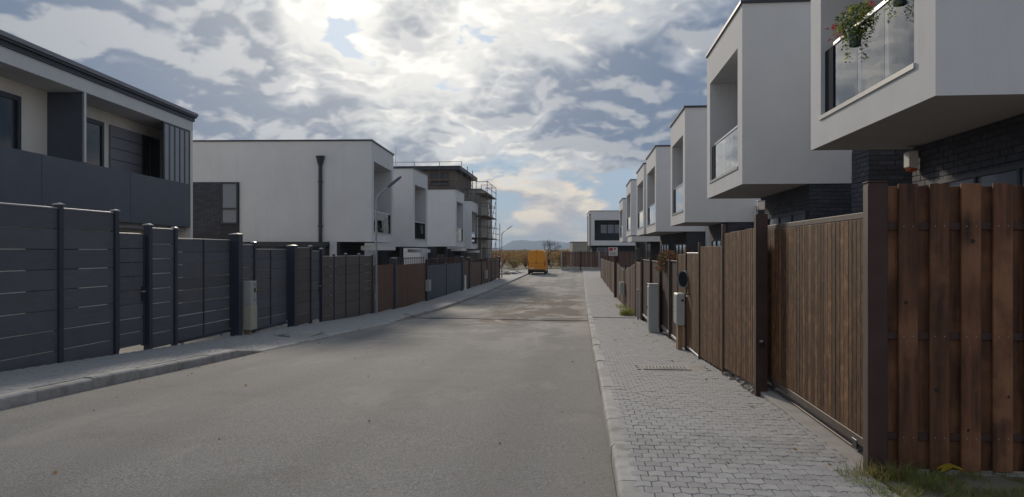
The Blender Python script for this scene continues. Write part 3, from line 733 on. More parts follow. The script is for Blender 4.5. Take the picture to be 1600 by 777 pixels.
def lfence(name, label, cat, Y0, Y1, zt, posts, group=None, n=8, clear=.03, m='comp', frame=False, topm='alu', dx=0.0, mull=0):
    """posts: list of (Y, top z, width)"""
    s0, s1 = sL(Y0), sL(Y1); base = zpL((s0+s1)/2, TL)
    o = thing(name, label, cat, s0, TL+dx, base, group)
    bot = min(zpL(s0, TL), zpL(s1, TL)) - base
    hboards(o, .06, s1-s0-.06, zt-base, bot+clear, n, m)
    bx('top_rail', o, -.025, .025, .06, s1-s0-.06, zt-base+.001, zt-base+.022, topm, .003)
    for (Y_, z_, w_) in posts:
        s_ = sL(Y_); cap_post(o, s_-s0, z_-base, zpL(s_, TL)-base-.05, w_)
    return o, s0, s1, base
GF = 'dark board fences along the left pavement'; GG = 'dark sliding gates on the left'; GP = 'narrow pedestrian gates on the left'
lfence('board_fence', 'tallest dark board fence nearest the camera on the left', 'fence', 7.35, 12.6, .62, [(9.3, .70, .095), (11.25, .68, .095), (12.6, .66, .095)], GF, 8, -.05)
def ped(label, Y0, Y1, zt, n=8):
    o, s0, s1, b_ = lfence('pedestrian_gate', label, 'gate', Y0, Y1, zt, [], GP, n, .10, topm='alu', dx=-.03)
    for y in (.04, s1-s0-.04): bx('stile', o, -.03, .03, y-.02, y+.02, .06, zt-b_, 'steel_blue')
    hd = bx('handle', o, .03, .07, s1-s0-.16, s1-s0-.06, (zt-b_)*.5, (zt-b_)*.5+.02, 'alu'); bx('lock_plate', o, .02, .035, s1-s0-.12, s1-s0-.05, (zt-b_)*.42, (zt-b_)*.55, 'black')
    return o
ped('dark pedestrian gate beside the tallest board fence', 12.68, 13.5, .29)
lfence('board_fence', 'narrow dark board panel between pedestrian gate and first sliding gate', 'fence', 13.57, 14.45, .40, [(13.57, .46, .11), (14.45, .43, .09)], GF, 8)
def slide(label, Y0, Y1, zt, n=8):
    o, s0, s1, b_ = lfence('sliding_gate', label, 'gate', Y0, Y1, zt, [], GG, n, .12, dx=-.10)
    L_ = s1-s0
    bx('bottom_rail', o, -.04, .04, 0.05, L_-.05, .045, .10, 'steel_blue')
    for f_ in (.02, .5, .98): bx('mullion', o, .016, .034, L_*f_-.02, L_*f_+.02, .12, zt-b_, 'steel_blue')
    for y in (.4, L_-.4): MB().tube((-.02, y, .03), (.02, y, .03), .035, n=12).build('wheel', 'alu', o)
    return o
slide('first dark sliding gate on the left, before the grey meter cabinet', 14.5, 16.95, .235)
lfence('gate_pillar_panel', 'dark gate pillar with short board panel behind the grey meter cabinet', 'fence', 17.05, 17.95, .14, [(17.05, .37, .20), (17.95, .20, .09)], GF, 8)
slide('second dark sliding gate on the left, beyond the meter cabinet', 18.05, 20.2, .04, 8)
lfence('gate_pillar_panel', 'brown-grey pillar with short board panel beyond the second sliding gate', 'fence', 20.35, 21.7, .09, [(20.35, .14, .20), (21.7, .14, .09)], GF, 7, m='comp_brown')
ped('farther narrow pedestrian gate beside the long low board fence', 21.8, 22.55, .0, 7)
lfence('board_fence', 'long low board fence ending at the first street lamp', 'fence', 22.6, 28.1, -.16, [(22.6, .07, .09), (23.75, -.09, .07), (24.95, -.09, .07), (26.45, -.10, .07), (28.1, -.12, .08)], GF, 7, m='comp_brown')

# meter cabinet
mc = thing('meter_cabinet', 'grey electricity meter cabinet standing before the dark gate pillar', 'meter cabinet', sL(17.25, -7.5), -7.50, zpL(17, -7.5))
bx('upper_box', mc, -.10, .12, -.02, .30, .68, 1.22, 'cab', .008); bx('lower_box', mc, -.11, .13, -.03, .31, .12, .675, 'cab_warm', .008)
bx('meter_window', mc, .121, .128, .16, .24, .96, 1.06, 'black'); bx('warning_sticker', mc, .121, .126, .245, .28, .95, 1.08, 'yellow')
bx('lock', mc, .13, .138, .10, .22, .40, .415, 'alu'); bx('lock', mc, .13, .138, .10, .22, .36, .375, 'alu')
for z in (1.12, 1.15, .80, .77): bx('vent_slot', mc, .121, .124, .12, .26, z, z+.008, 'black')
bx('timber_post', mc, -.06, .02, .05, .17, -.05, .118, 'wood_raw'); bx('conduit', mc, -.10, -.065, .0, .04, -.05, .118, 'white')

# brown slat fences farther on
def vslats(parent, y0, y1, zt, zb, w_, gap, m, x=0, th=.02, jit=.0, name='slat', sway=None, slope=0):
    y = y0; k = 0
    while y + w_ <= y1+.001:
        zz = zt + (sway(y) if sway else 0) + rnd.uniform(-jit, jit)
        bx(name, parent, x-th/2, x+th/2, y, y+w_, zb, round(zz, 2), m, .003); y += w_+gap; k += 1
def lslat(name, label, cat, Y0, Y1, zt, m, posts, w_=.12, gap=.012, group=None, picket=0, pw=.14):
    s0, s1 = sL(Y0), sL(Y1); base = min(zpL(s0, TL), zpL(s1, TL)); o = thing(name, label, cat, s0, TL, base, group)
    vslats(o, .08, s1-s0-.08, zt-base, .05, w_, gap, m)
    for z in (.35, zt-base-.25): bx('rail', o, -.06, -.012, .05, s1-s0-.05, z, z+.05, 'brown_steel')
    if picket:
        y = .1
        while y < s1-s0: bx('picket', o, -.075, -.05, y, y+.045, round(zt-base-.3, 2), round(zt-base+picket, 2), 'wood_far', .003); y += .42
        bx('rail', o, -.085, -.045, .05, s1-s0-.05, zt-base+picket-.06, zt-base+picket-.03, 'brown_steel')
    for (Y_, z_, w2) in posts: cap_post(o, sL(Y_)-s0, z_-base, -.05, w2, 'steel_blue' if w2 > .12 else 'brown_steel')
    return o
G2 = 'brown slat fences on the left'
lslat('slat_fence', 'brown slat fence directly behind the first street lamp', 'fence', 28.2, 31.35, -.52, 'wood_far', [(31.45, -.28, .18)], group=G2)
lslat('slat_fence', 'brown slat fence with pickets above, before the blue gate', 'fence', 31.6, 37.9, -.56, 'wood_far', [(37.95, -.40, .10)], group=G2, picket=.30)
lslat('blue_gate', 'wide blue steel gate in the left row of fences', 'gate', 38.1, 49.2, -.72, 'blue_gate', [(43.5, -.7, .06), (49.3, -.35, .16)], w_=.30, gap=.008, picket=.38)
lslat('slat_fence', 'short brown slat fence between blue gate and dark post', 'fence', 49.8, 52.3, -.62, 'wood_far', [(52.4, -.42, .22)], group=G2, picket=.22)
lslat('slat_fence', 'long brown picket-topped fence in front of the scaffolding', 'fence', 52.8, 71.6, -.78, 'wood_far', [(58.8, -.6, .12), (65, -.6, .10), (71.7, -.52, .16)], w_=.16, group=G2, picket=.24)
wp = thing('white_post', 'slim white post between the blue gate and the brown fence', 'post', sL(49.7)+.1, TL+.15, zpL(49, TL)); bx('shaft', wp, -.05, .05, -.05, .05, 0, .95, 'white'); bx('cap', wp, -.06, .06, -.06, .06, .951, .98, 'cab')
def small_cab(label, Y_, zt, zb, w_=.3, side=-1, tt=None):
    o = thing('utility_box', label, 'utility box', sL(Y_) if side < 0 else sR(Y_), tt if tt is not None else TL+.12, 0, None)
    bx('cabinet', o, -.09, .09, 0, w_, zb, zt, 'cab', .008); bx('door', o, *((.091, .099) if side < 0 else (-.099, -.091)), .02, w_-.02, zb+.03, zt-.05, 'cab', .003)
    bx('lid', o, -.10, .10, -.01, w_+.01, zt+.001, zt+.02, 'cab'); bx('lock', o, *((.10, .106) if side < 0 else (-.106, -.10)), w_*.5-.02, w_*.5+.02, (zt+zb)/2, (zt+zb)/2+.04, 'black')
    return o
small_cab('pale grey utility box mounted just before the blue gate', 37.6, -1.42, -1.95, .5)
small_cab('pale utility box on the brown fence before the scaffolding', 60.5, -1.5, -2.15, .5)

# ------------------------------------------------------------ the right side
TR = 1.912
G3 = 'brown slat fences along the right pavement'
# corner post and board fence facing the camera
bf = thing('board_fence', 'tall dark overlapping-board fence facing the camera at the right edge', 'fence', 5.42, 1.93, zpR(5.4)-.12, 'board fences')
bz = zpR(5.4)-.12
zt_ = .455-bz
cp = bx('corner_post', bf, 0.0, .125, -.05, .05, -.05, .465-bz, 'brown_steel', .005)
bx('sunlit_face', cp, -.066, -.063, -.045, .045, -(.465-bz+.05)/2+.02, (.465-bz+.05)/2-.02, 'brown_steel_pale', .001)  # lighter sheet paints the sunlit street side of the post
bx('post_cap', cp, -.068, .068, -.055, .055, (.465-bz+.05)/2, (.465-bz+.05)/2+.008, 'brown_steel', .002)
zmid = [.30, .98, 1.72]
for z in zmid: bx('rail', bf, .127, 2.6, -.012, .005, z+.03, z+.08, 'brown_steel')
x = .20; k = 0
while x < 2.5:
    o = bx('front_board', bf, x, x+.125, -.038, -.014, .13+rnd.uniform(-.004, .004), zt_, 'wood_dark', .004)
    if rnd.random() < .8:
        for q in range(rnd.choice((1, 1, 2))):
            kz = rnd.uniform(-.8, .7); kx = rnd.uniform(-.035, .035); rr = rnd.uniform(.009, .019)
            MB().tube((kx, -.0125, kz), (kx, -.0110, kz), rr, n=9).build('knot', 'knot', o)
    for z in zmid:
        for q in (-.03, .03): MB().tube((q, -.0135, z+.055-(.13+zt_)/2), (q, -.011, z+.055-(.13+zt_)/2), .0035, n=6).build('screw', 'galv', o)
    x += .202
x = .105
while x < 2.5:
    bx('back_board', bf, max(x, .13), x+.125, .007, .029, .13, zt_-.01+rnd.uniform(-.006, .006), 'wood_dark', .004); x += .202
cf = MB().box(.13, 2.7, -.03, .14, -.05, .115).build('concrete_footing', 'conc', bf, bevel=.008)
for k in range(11): bx('spacer_block', bf, .215+k*.202, .285+k*.202, -.031, .0, .1155, .1295, 'conc')

# sliding gate
g0, g1 = sR(5.4, 2.08), sR(8.70, 2.08); gz = zpR(7)+.012
sg_ = thing('sliding_gate', 'brown slatted sliding gate between corner post and tall lantern post', 'gate', g0, 2.07, gz)
Lg = g1-g0; zt_ = .285-gz
bx('top_rail', sg_, -.025, .025, 0, Lg, zt_-.045, zt_, 'brown_steel_pale'); bx('bottom_rail', sg_, -.03, .03, 0, Lg, .075, .14, 'brown_steel_pale')
for y in (.0, Lg-.05): bx('stile', sg_, -.025, .025, y, y+.05, .141, zt_-.046, 'brown_steel')
y = .055
while y < Lg-.14:
    wq = rnd.choice((.075, .085, .095)); bx('slat', sg_, -.032, -.012, y, y+wq, .145, zt_-.05, 'wood', .003, rot=(0, 0, rnd.gauss(0, .02))); y += wq+.009
for y in (.35, Lg-.5):
    wh = MB().tube((-.018, y, .035), (.018, y, .035), .038, n=14).build('wheel', 'galv', sg_); bx('wheel_bracket', sg_, -.035, -.02, y-.05, y+.05, .03, .10, 'coping')
# lantern post
gp = thing('gate_post', 'tall dark steel gate post carrying a square lantern', 'post', sR(8.27), TR+.03, zpR(8.4))
z0 = zpR(8.4)
bx('shaft', gp, -.075, .045, -.06, .06, -.05, .40-z0, 'brown_steel', .005); bx('sunlit_strip', gp, -.082, -.0755, -.06, -.02, -.03, .40-z0, 'brown_steel_pale', .001)  # the paler strip puts the sunlit side into the colour
bx('lock_box', gp, -.05, .0, -.082, -.061, .54, .62, 'black', .004); bx('lock_plate', gp, -.045, -.01, -.0865, -.0825, .585, .61, 'galv', .001)
ln = thing('post_lantern', 'square opal lantern on top of the tall dark gate post', 'lantern', sR(8.27), TR+.015, .401)
bx('base', ln, -.035, .035, -.035, .035, 0, .045, 'black', .003); bx('glass', ln, -.036, .036, -.036, .036, .0455, .135, 'lampglass', .004); bx('lid', ln, -.04, .04, -.04, .04, .1355, .145, 'galv', .002)
for a_ in (-1, 1):
    for b_ in (-1, 1): bx('bar', ln, a_*.038-.003, a_*.038+.003, b_*.038-.003, b_*.038+.003, .03, .085, 'black', .001)

def rslat(name, label, cat, Y0, Y1, zt, m='wood', posts=(), w_=.085, gap=.010, group=None, clear=.04, slope=True, dx=0.0, jit=0, sway=None, rail=True, zt2=None):
    s0, s1 = sR(Y0), sR(Y1); base = zpR((s0+s1)/2); o = thing(name, label, cat, s0, TR+dx, base, group)
    y = .02
    while y < s1-s0-w_*.5:
        wq = w_*rnd.choice((.9, 1, 1.1)); f_ = y/(s1-s0)
        top = (zt if zt2 is None else zt+(zt2-zt)*f_)-base+(sway(f_) if sway else 0)+rnd.uniform(-jit, jit)
        bx('slat', o, -.03, -.010, y, min(y+wq, s1-s0-.01), round(zpR(s0+y)-base+clear, 2), round(top, 2), m, .003, rot=(0, 0, rnd.gauss(0, .025))); y += wq+gap
    if rail:
        for z in (.4, 1.3):
            bx('rail', o, -.008, .03, 0, s1-s0, z, z+.05, 'brown_steel')
    for (Y_, z_, w2) in posts:
        s_ = sR(Y_)-s0; bx('post', o, -.05, -.05+w2, s_-w2/2, s_+w2/2, zpR(sR(Y_))-base-.05, z_-base, 'brown_steel_pale' if w2 < .06 else 'brown_steel', .003)
    return o
rslat('slat_fence', 'brown slat fence panel just beyond the tall gate post, raised over rubble', 'fence', 8.36, 10.2, .255, 'wood', [(10.2, .36, .05)], group=G3, clear=.09, zt2=.235)
rslat('slat_fence', 'second brown slat fence panel, before the round-disc gate', 'fence', 10.24, 12.25, .075, 'wood', [(12.25, .14, .05)], group=G3)
pg = rslat('pedestrian_gate', 'brown slatted pedestrian gate with metal frame beside the round disc', 'gate', 12.32, 13.7, -.045, 'wood', [], clear=.08)
zz = zpR(13.1)
bx('top_rail', pg, -.035, .02, 0, 1.38, -.045-zz+.002, -.045-zz+.03, 'galv'); bx('bottom_rail', pg, -.035, .02, 0, 1.38, .03, .07, 'galv')
bx('handle', pg, -.09, -.035, 1.0, 1.03, 1.0, 1.02, 'coping'); bx('handle', pg, -.095, -.08, .90, 1.03, .96, .98, 'coping')
dp = thing('gate_post', 'slim dark gate post holding the round disc', 'post', sR(13.8), TR, zpR(14)); bx('shaft', dp, -.045, .045, -.045, .045, -.05, .10-zpR(14), 'brown_steel', .004); bx('sunlit_strip', dp, -.0505, -.0455, -.045, .045, -.03, .09-zpR(14), 'brown_steel_pale', .001)  # paler street face, sunlight painted as a strip
ds = bpy.data.objects.new('round_disc', None); C.objects.link(ds); ds.location = P(sR(13.72), TR-.06, -.50); ds.rotation_euler = (0, 0, -TH+R(32)); tag(ds, 'round black disc with pale rim fixed to the slim gate post', 'disc')
MB().tube((0, 0, 0), (-.03, 0, 0), .145, n=36).build('plate', 'black', ds)
rm = MB(); n = 36
vs = []
for k in range(n):
    a_ = k*2*math.pi/n
    for (r_, x_) in ((.14, .005), (.155, .005), (.155, -.055), (.14, -.055)): vs.append((x_, math.cos(a_)*r_, math.sin(a_)*r_))
rm.add(vs, [(k*4+j, ((k+1) % n)*4+j, ((k+1) % n)*4+(j+1) % 4, k*4+(j+1) % 4) for k in range(n) for j in range(4)]).build('rim', 'alu', ds)
rslat('slat_fence', 'narrow brown slat panel behind the wall-hung meter box', 'fence', 13.9, 15.0, -.055, 'wood', [], group=G3)
mb2 = thing('meter_box', 'pale meter box hung on a timber stub beside the slim gate post', 'meter box', sR(13.78, 1.8), 1.74, zpR(14))
bx('cabinet', mb2, -.02, .115, 0, .48, .45, 1.02, 'cab', .01); bx('door', mb2, -.032, -.021, .02, .46, .48, 1.0, 'cab', .004)
for z in (.68, .72, .76): bx('vent_slot', mb2, -.036, -.0325, .12, .34, z, z+.012, 'black', .001)
bx('lock', mb2, .05, .09, -.012, -.001, .88, .92, 'black'); bx('timber_stub', mb2, .0, .08, .08, .22, -.05, .449, 'wood_raw'); bx('timber_stub', mb2, .0, .06, .28, .36, -.05, .449, 'wood_raw')
# dark gate with flower basket
def dgate(label, Y0, Y1, zt, posts, n=5):
    s0, s1 = sR(Y0), sR(Y1); base = zpR((s0+s1)/2); o = thing('dark_gate', label, 'gate', s0, TR+.04, base, 'dark gates on the right')
    L_ = s1-s0; k = 0; y = .03
    while y < L_-.1: bx('board', o, -.012, .012, y, y+.13, .14, zt-base, 'brown_steel', .003); y += .142; k += 1
    bx('bottom_rail', o, -.03, .03, 0, L_, .06, .12, 'galv'); bx('top_rail', o, -.03, .03, 0, L_, zt-base+.001, zt-base+.03, 'brown_steel')
    for (Y_, z_, w2, m_) in posts: s_ = sR(Y_)-s0; bx('post', o, -.07, -.07+w2, s_-w2/2, s_+w2/2, zpR(sR(Y_))-base-.05, z_-base, m_, .003)
    return o
dgate('dark boarded gate under the reddish potted plant', 15.1, 18.7, -.22, [(15.15, -.12, .06, 'brown_steel'), (16.6, -.18, .07, 'brown_steel_pale'), (18.6, -.15, .08, 'brown_steel')])
dgate('dark boarded gate beyond the tall grey cabinet', 19.2, 24.2, -.28, [(21.2, -.18, .09, 'brown_steel'), (24.2, -.20, .12, 'brown_steel')])
tc_ = thing('tall_cabinet', 'tall grey utility cabinet standing on the right pavement by the dark gates', 'cabinet', sR(18.35, 1.75), 1.72, zpR(18.4))
bx('body', tc_, -.10, .12, 0, .42, 0, 1.14, 'cab', .01); bx('door', tc_, -.112, -.101, .02, .40, .08, 1.10, 'cab', .004); bx('lid', tc_, -.11, .13, -.01, .43, 1.141, 1.165, 'cab', .004); bx('lock', tc_, -.125, -.113, .3, .36, .55, .63, 'black')
sp_ = thing('grey_stake', 'slim pale stake beside the dark gate beyond the tall cabinet', 'post', sR(24.6), TR-.1, zpR(24.6)); bx('shaft', sp_, -.03, .03, -.03, .03, -.05, .95, 'galv'); bx('cap', sp_, -.036, .036, -.036, .036, .951, .97, 'white')
rslat('slat_fence', 'short grey-brown slat panel between dark gate and scalloped fence', 'fence', 24.5, 26.6, -.35, 'wood_far', [(26.65, -.28, .14)], group=G3, w_=.12)
rslat('slat_fence', 'scalloped brown plank fence behind the weed tuft', 'fence', 26.9, 40.5, -.45, 'wood_far', [(33, -.55, .07)], group=G3, w_=.15, gap=.03, sway=lambda f: -.30*math.sin(math.pi*min(1, f*1.0))**1.5, jit=.01, zt2=-.6)
small_cab('pale grey utility box before the scalloped plank fence', 32.6, -1.33, -1.86, .45, 1, 1.74)
bp = thing('wide_post', 'wide dark post under the small red and white sign', 'post', sR(41.5), TR-.02, zpR(41.5)); bx('shaft', bp, -.12, .12, -.12, .12, -.05, -.12-zpR(41.5), 'brown_steel', .006); bx('cap', bp, -.14, .14, -.14, .14, -.119-zpR(41.5), -.09-zpR(41.5), 'brown_steel', .004)
sn = thing('small_sign', 'small white sign with red blocks above the wide dark post', 'sign', sR(41.2), TR-.2, -.32)
bx('board', sn, -.24, .24, -.01, .01, .08, .54, 'white', .004)
for q in ((-.21, -.02, .35, .51), (.05, .14, .40, .51)): bx('red_print', sn, q[0], q[1], -.0125, -.0105, q[2], q[3], 'red', .0005)
for q in (-.2, .17): bx('bracket', sn, q, q+.03, .011, .03, -.04, .10, 'coping')
for z in (.14, .20, .26): bx('print_line', sn, -.19, .17, -.0125, -.0105, z, z+.018, 'coping', .0005)
rslat('slat_fence', 'brown plank fence just beyond the wide dark post', 'fence', 42.2, 55.5, -.66, 'wood_far', [(48.5, -.6, .08), (55.5, -.5, .15)], group=G3, w_=.16, gap=.03, jit=.01)
rslat('slat_fence', 'farthest brown plank fence on the right pavement', 'fence', 56.0, 74, -.66, 'wood_far', [(63, -.55, .15), (74, -.55, .12)], group=G3, w_=.18, gap=.03, jit=.01)

# fence across the end of the street
ef = bpy.data.objects.new('end_fence', None); C.objects.link(ef); ef.location = (6.4, 99.0, zr(99)+.0); ef.rotation_euler = (0, 0, -.02); tag(ef, 'brown slat fence on a low wall across the end of the street', 'fence')
MB().box(0, 12, -.1, .1, -.1, .42).build('base_wall', 'conc', ef)
x = 0; zf = -zr(99)-.02
while x < 12: bx('slat', ef, x, x+.16, -.02, .02, .45, round(zf, 2), 'wood_far', .003); x += .19
for k in range(6): bx('post', ef, -.06+k*2.4, .06+k*2.4, -.18, -.06, -.1, zf+.06, 'brown_steel' if k % 2 else 'galv', .004)
bx('rail', ef, 0, 12, -.05, -.021, zf-.25, zf-.2, 'brown_steel')

# ------------------------------------------------------------ street lamps
def lamp(label, X_, Y_, zbase, Hk, Ht, reach):
    o = bpy.data.objects.new('street_lamp', None); C.objects.link(o); o.location = (X_, Y_, zbase); tag(o, label, 'street lamp', 'street lamps along the left pavement')
    MB().tube((0, 0, 0), (0, 0, 1.1), .065, .062, 14).tube((0, 0, 1.1), (0, 0, Hk), .048, .036, 12).build('pole', 'galv', o, smooth=False)
    MB().tube((0, 0, 0), (0, 0, .03), .13, n=14).build('base_plate', 'galv', o)
    MB().box(-.04, .04, -.082, -.068, .5, .75).build('hatch', 'cab', o)
    MB().tube((0, 0, Hk-.02), (reach*.25, 0, Hk+(Ht-Hk)*.35), .04, .035, 10).tube((reach*.24, 0, Hk+(Ht-Hk)*.34), (reach, 0, Ht), .035, .03, 10).build('arm', 'galv', o)
    hd = MB(); d_ = Vector((reach*.75, 0, (Ht-Hk)*.65)).normalized(); up = Vector((-d_.z, 0, d_.x)); c_ = Vector((reach, 0, Ht))
    vs = []
    for (l, w_, u0, u1) in ((-.25, .05, -.03, .03), (-.05, .12, -.03, .04), (.28, .13, -.03, .03), (.38, .08, -.02, .015)):
        for yy, uu in ((-w_, u0), (w_, u0), (w_*.8, u1), (-w_*.8, u1)): vs.append(c_ + d_*l + Vector((0, yy, 0)) + up*uu)
    hd.add(vs, [(k*4+j, k*4+(j+1) % 4, (k+1)*4+(j+1) % 4, (k+1)*4+j) for k in range(3) for j in range(4)] + [(3, 2, 1, 0), (12, 13, 14, 15)]).build('lamp_head', 'anth', o)
    return o
lamp('near street lamp rising from the left pavement beside the low board fence', -4.97, 28.1, zpL(28, TL), 4.2, 4.78, .62)
lamp('far street lamp beyond the scaffolding, against the mountains', -.98, 73.5, zpL(73, TL), 4.2, 4.75, .70)

# ------------------------------------------------------------ van
vn = bpy.data.objects.new('parked_van', None); C.objects.link(vn); vn.location = (2.75, 86.0, zr(86)); vn.rotation_euler = (0, 0, -TH-.01); tag(vn, 'orange high-roof van parked at the left kerb, seen from behind', 'van')
# cross-section lofts along y (rear at 0)
def sect(y, hw, zt, zb=.42, tum=.14): return [(-hw, y, zb), (-hw, y, 1.35), (-hw+.05, y, 1.9), (-hw+tum, y, zt-.16), (-hw+tum+.14, y, zt), (hw-tum-.14, y, zt), (hw-tum, y, zt-.16), (hw-.05, y, 1.9), (hw, y, 1.35), (hw, y, zb)]
secs = [sect(0.0, .97, 2.62), sect(.12, 1.0, 2.74), sect(3.6, 1.0, 2.76), sect(4.3, 1.0, 2.60), sect(4.95, .98, 1.6, tum=.10), sect(5.8, .94, 1.15, tum=.10), sect(5.95, .88, .9, tum=.1)]
for q in (4, 5, 6):
    zt2 = secs[q][4][2]; secs[q] = [(x_, y_, min(z_, zt2-.001*k)) for k, (x_, y_, z_) in enumerate(secs[q])]
mb = MB(); n = 10; vs = [p for s_ in secs for p in s_]
mb.add(vs, [(k*n+j, k*n+(j+1) % n, (k+1)*n+(j+1) % n, (k+1)*n+j) for k in range(len(secs)-1) for j in range(n)] + [tuple(range(n-1, -1, -1)), tuple(range((len(secs)-1)*n, len(secs)*n))])
mb.build('body', 'orange_paint', vn, bevel=0)
for sg in (-1, 1):
    d_ = MB(); x0, x1 = sorted((sg*.012, sg*.80))
    d_.prism([(sg*.012, .62), (sg*.86, .62), (sg*.88, 1.35), (sg*.84, 1.9), (sg*.74, 2.46), (sg*.66, 2.54), (sg*.012, 2.56)], -.03, -.002)
    dd = d_.build('rear_door', 'orange_paint', vn)
    MB().box(sg*.03, sg*.84, -.036, -.031, 1.22, 1.25).build('trim_line', 'orange_dark', dd)
    MB().box(sg*.10, sg*.78, -.036, -.031, .86, .90).build('trim_line', 'orange_dark', dd)
    MB().prism([(sg*.885, .95), (sg*.965, .95), (sg*.965, 1.5), (sg*.90, 1.5)], -.03, -.002).build('tail_light', 'lens_red', vn)
    MB().box(sg*.83, sg*.88, -.05, -.031, 1.4, 1.5).build('hinge', 'orange_dark', vn); MB().box(sg*.82, sg*.87, -.05, -.031, 2.1, 2.2).build('hinge', 'orange_dark', vn)
    for y in (.95, 4.75):
        wv = MB().tube((sg*.80, y, .34), (sg*1.01, y, .34), .34, n=22).build('wheel', 'tyre', vn)
        MB().tube((sg*1.011, y, .34), (sg*1.02, y, .34), .2, n=16).build('rim', 'galv', wv)
        MB().tube((sg*1.0005, y, .38), (sg*1.004, y, .38), .40, n=22).build('wheel_arch', 'black', vn)
    MB().box(sg*1.12, sg*1.30, 4.35, 4.45, 1.35, 1.62).box(sg*.99, sg*1.12, 4.38, 4.42, 1.4, 1.45).build('mirror', 'black', vn)
    MB().box(sg*1.001, sg*1.004, 4.0, 4.75, 1.35, 1.95).build('side_window', 'pane', vn)
MB().box(-.006, .006, -.034, -.0, .62, 2.56).build('door_gap', 'orange_dark', vn)
MB().box(-.08, .02, -.06, -.031, 1.30, 1.46).build('door_handle', 'black', vn)
MB().box(-.96, .96, -.14, .0, .36, .58).build('bumper', 'black', vn, bevel=.03)
MB().box(-.75, -.25, -.055, -.031, .68, .79).build('number_plate', 'white', vn, bevel=.004)
MB().box(-.12, .12, -.02, .03, 2.60, 2.66).build('brake_light', 'lens_red', vn)
MB().box(-.9, .9, .3, 5.6, .25, .42).build('chassis', 'black', vn)
MB().box(-.78, .78, 5.0, 5.03, 1.0, 1.2).build('grille', 'black', vn)

# ------------------------------------------------------------ plants
def leaves(mb, c, rad, n, size, seed, flat=.6, shell=.5, mats=1):
    r_ = random.Random(seed)
    for k in range(n):
        while True:
            p = Vector((r_.uniform(-1, 1), r_.uniform(-1, 1), r_.uniform(-1, 1)))
            if shell*.4 < p.length < 1 and mnoise.noise(p*2.3+Vector((seed, 0, 0))) > -.18: break
        q = Vector((c[0]+p.x*rad[0], c[1]+p.y*rad[1], c[2]+p.z*rad[2]))
        d_ = Vector((r_.gauss(0, 1), r_.gauss(0, 1), r_.gauss(0, flat))).normalized(); e_ = d_.orthogonal().normalized()
        e_ = (Matrix.Rotation(r_.uniform(0, 6.28), 3, d_) @ e_); l = size*r_.uniform(.6, 1.3); w_ = l*r_.uniform(.35, .6)
        mb.cur = r_.randrange(mats) if mats > 1 else 0
        mb.add([q-d_*l*.5, q+e_*w_*.5+d_*l*.05, q+d_*l*.5, q-e_*w_*.5+d_*l*.05], [(0, 1, 2, 3)])
    return mb
def flower_pot(label, s_, t_, z_, seed):
    o = thing('flower_pot', label, 'flower pot', s_, t_, z_, 'flower pots on the nearest balcony rail')
    n = 18; vs = []
    for (r_, z) in ((.065, -.19), (.095, 0), (.105, 0), (.105, .015), (.09, .015), (.085, -.03)):
        vs += [(r_*math.cos(k*2*math.pi/n), r_*math.sin(k*2*math.pi/n), z) for k in range(n)]
    MB().add(vs, [(a_*n+k, a_*n+(k+1) % n, (a_+1)*n+(k+1) % n, (a_+1)*n+k) for a_ in range(5) for k in range(n)] + [tuple(range(n-1, -1, -1)), tuple(range(5*n, 6*n))]).build('pot', 'pot', o)
    f = MB(); leaves(f, (0, .02, .12), (.2, .42, .19), 700, .05, seed, mats=2); leaves(f, (0, .20, .02), (.12, .14, .13), 120, .045, seed+3, mats=2)
    leaves(f, (-.03, -.32, .0), (.08, .34, .17), 230, .04, seed+5, mats=2); leaves(f, (-.09, -.02, -.16), (.05, .22, .16), 90, .035, seed+6, mats=2)
    leaves(f, (-.10, -.05, -.33), (.03, .12, .08), 26, .03, seed+7, mats=2)
    f.build('foliage', ['leaf', 'leaf_dk'], o, fix=False)
    r_ = random.Random(seed); st = MB(); fl = MB()
    for k in range(14):
        a_ = r_.uniform(-.2, .35); e_ = Vector((r_.uniform(-.16, .12), a_, r_.uniform(.08, .26))); 
        if k < 6: e_ = Vector((r_.uniform(-.18, -.05), r_.uniform(.28, .48), r_.uniform(-.02, .16)))
        st.tube((0, 0, 0), e_, .003, .002, 4); 
        leaves(fl, e_, (.03, .04, .025), 9, .028, seed*7+k)
    st.build('stems', 'leaf', o); [leaves(fl, (-.05+r_.uniform(-.1,.05), .42+r_.uniform(-.14, .12), .05+r_.uniform(-.1, .12)), (.035, .05, .04), 14, .035, seed*9+k) for k in range(3)]; fl.build('flowers', 'flower_red', o, fix=False)
    hk = MB().box(-.01, .01, -.1, .1, -.12, -.10).box(-.012, .012, -.1, -.085, -.12, .03).box(-.012, .012, .085, .1, -.12, .03).build('hanger', 'coping', o)
    return o
flower_pot('flower pot with red blooms at the far end of the balcony rail', sR(9.25, 3.3), 3.30*.996, 2.66, 11)
flower_pot('flower pot with trailing leaves at the top frame edge of the balcony', sR(7.95, 3.3), 3.30*.996, 2.74, 23)

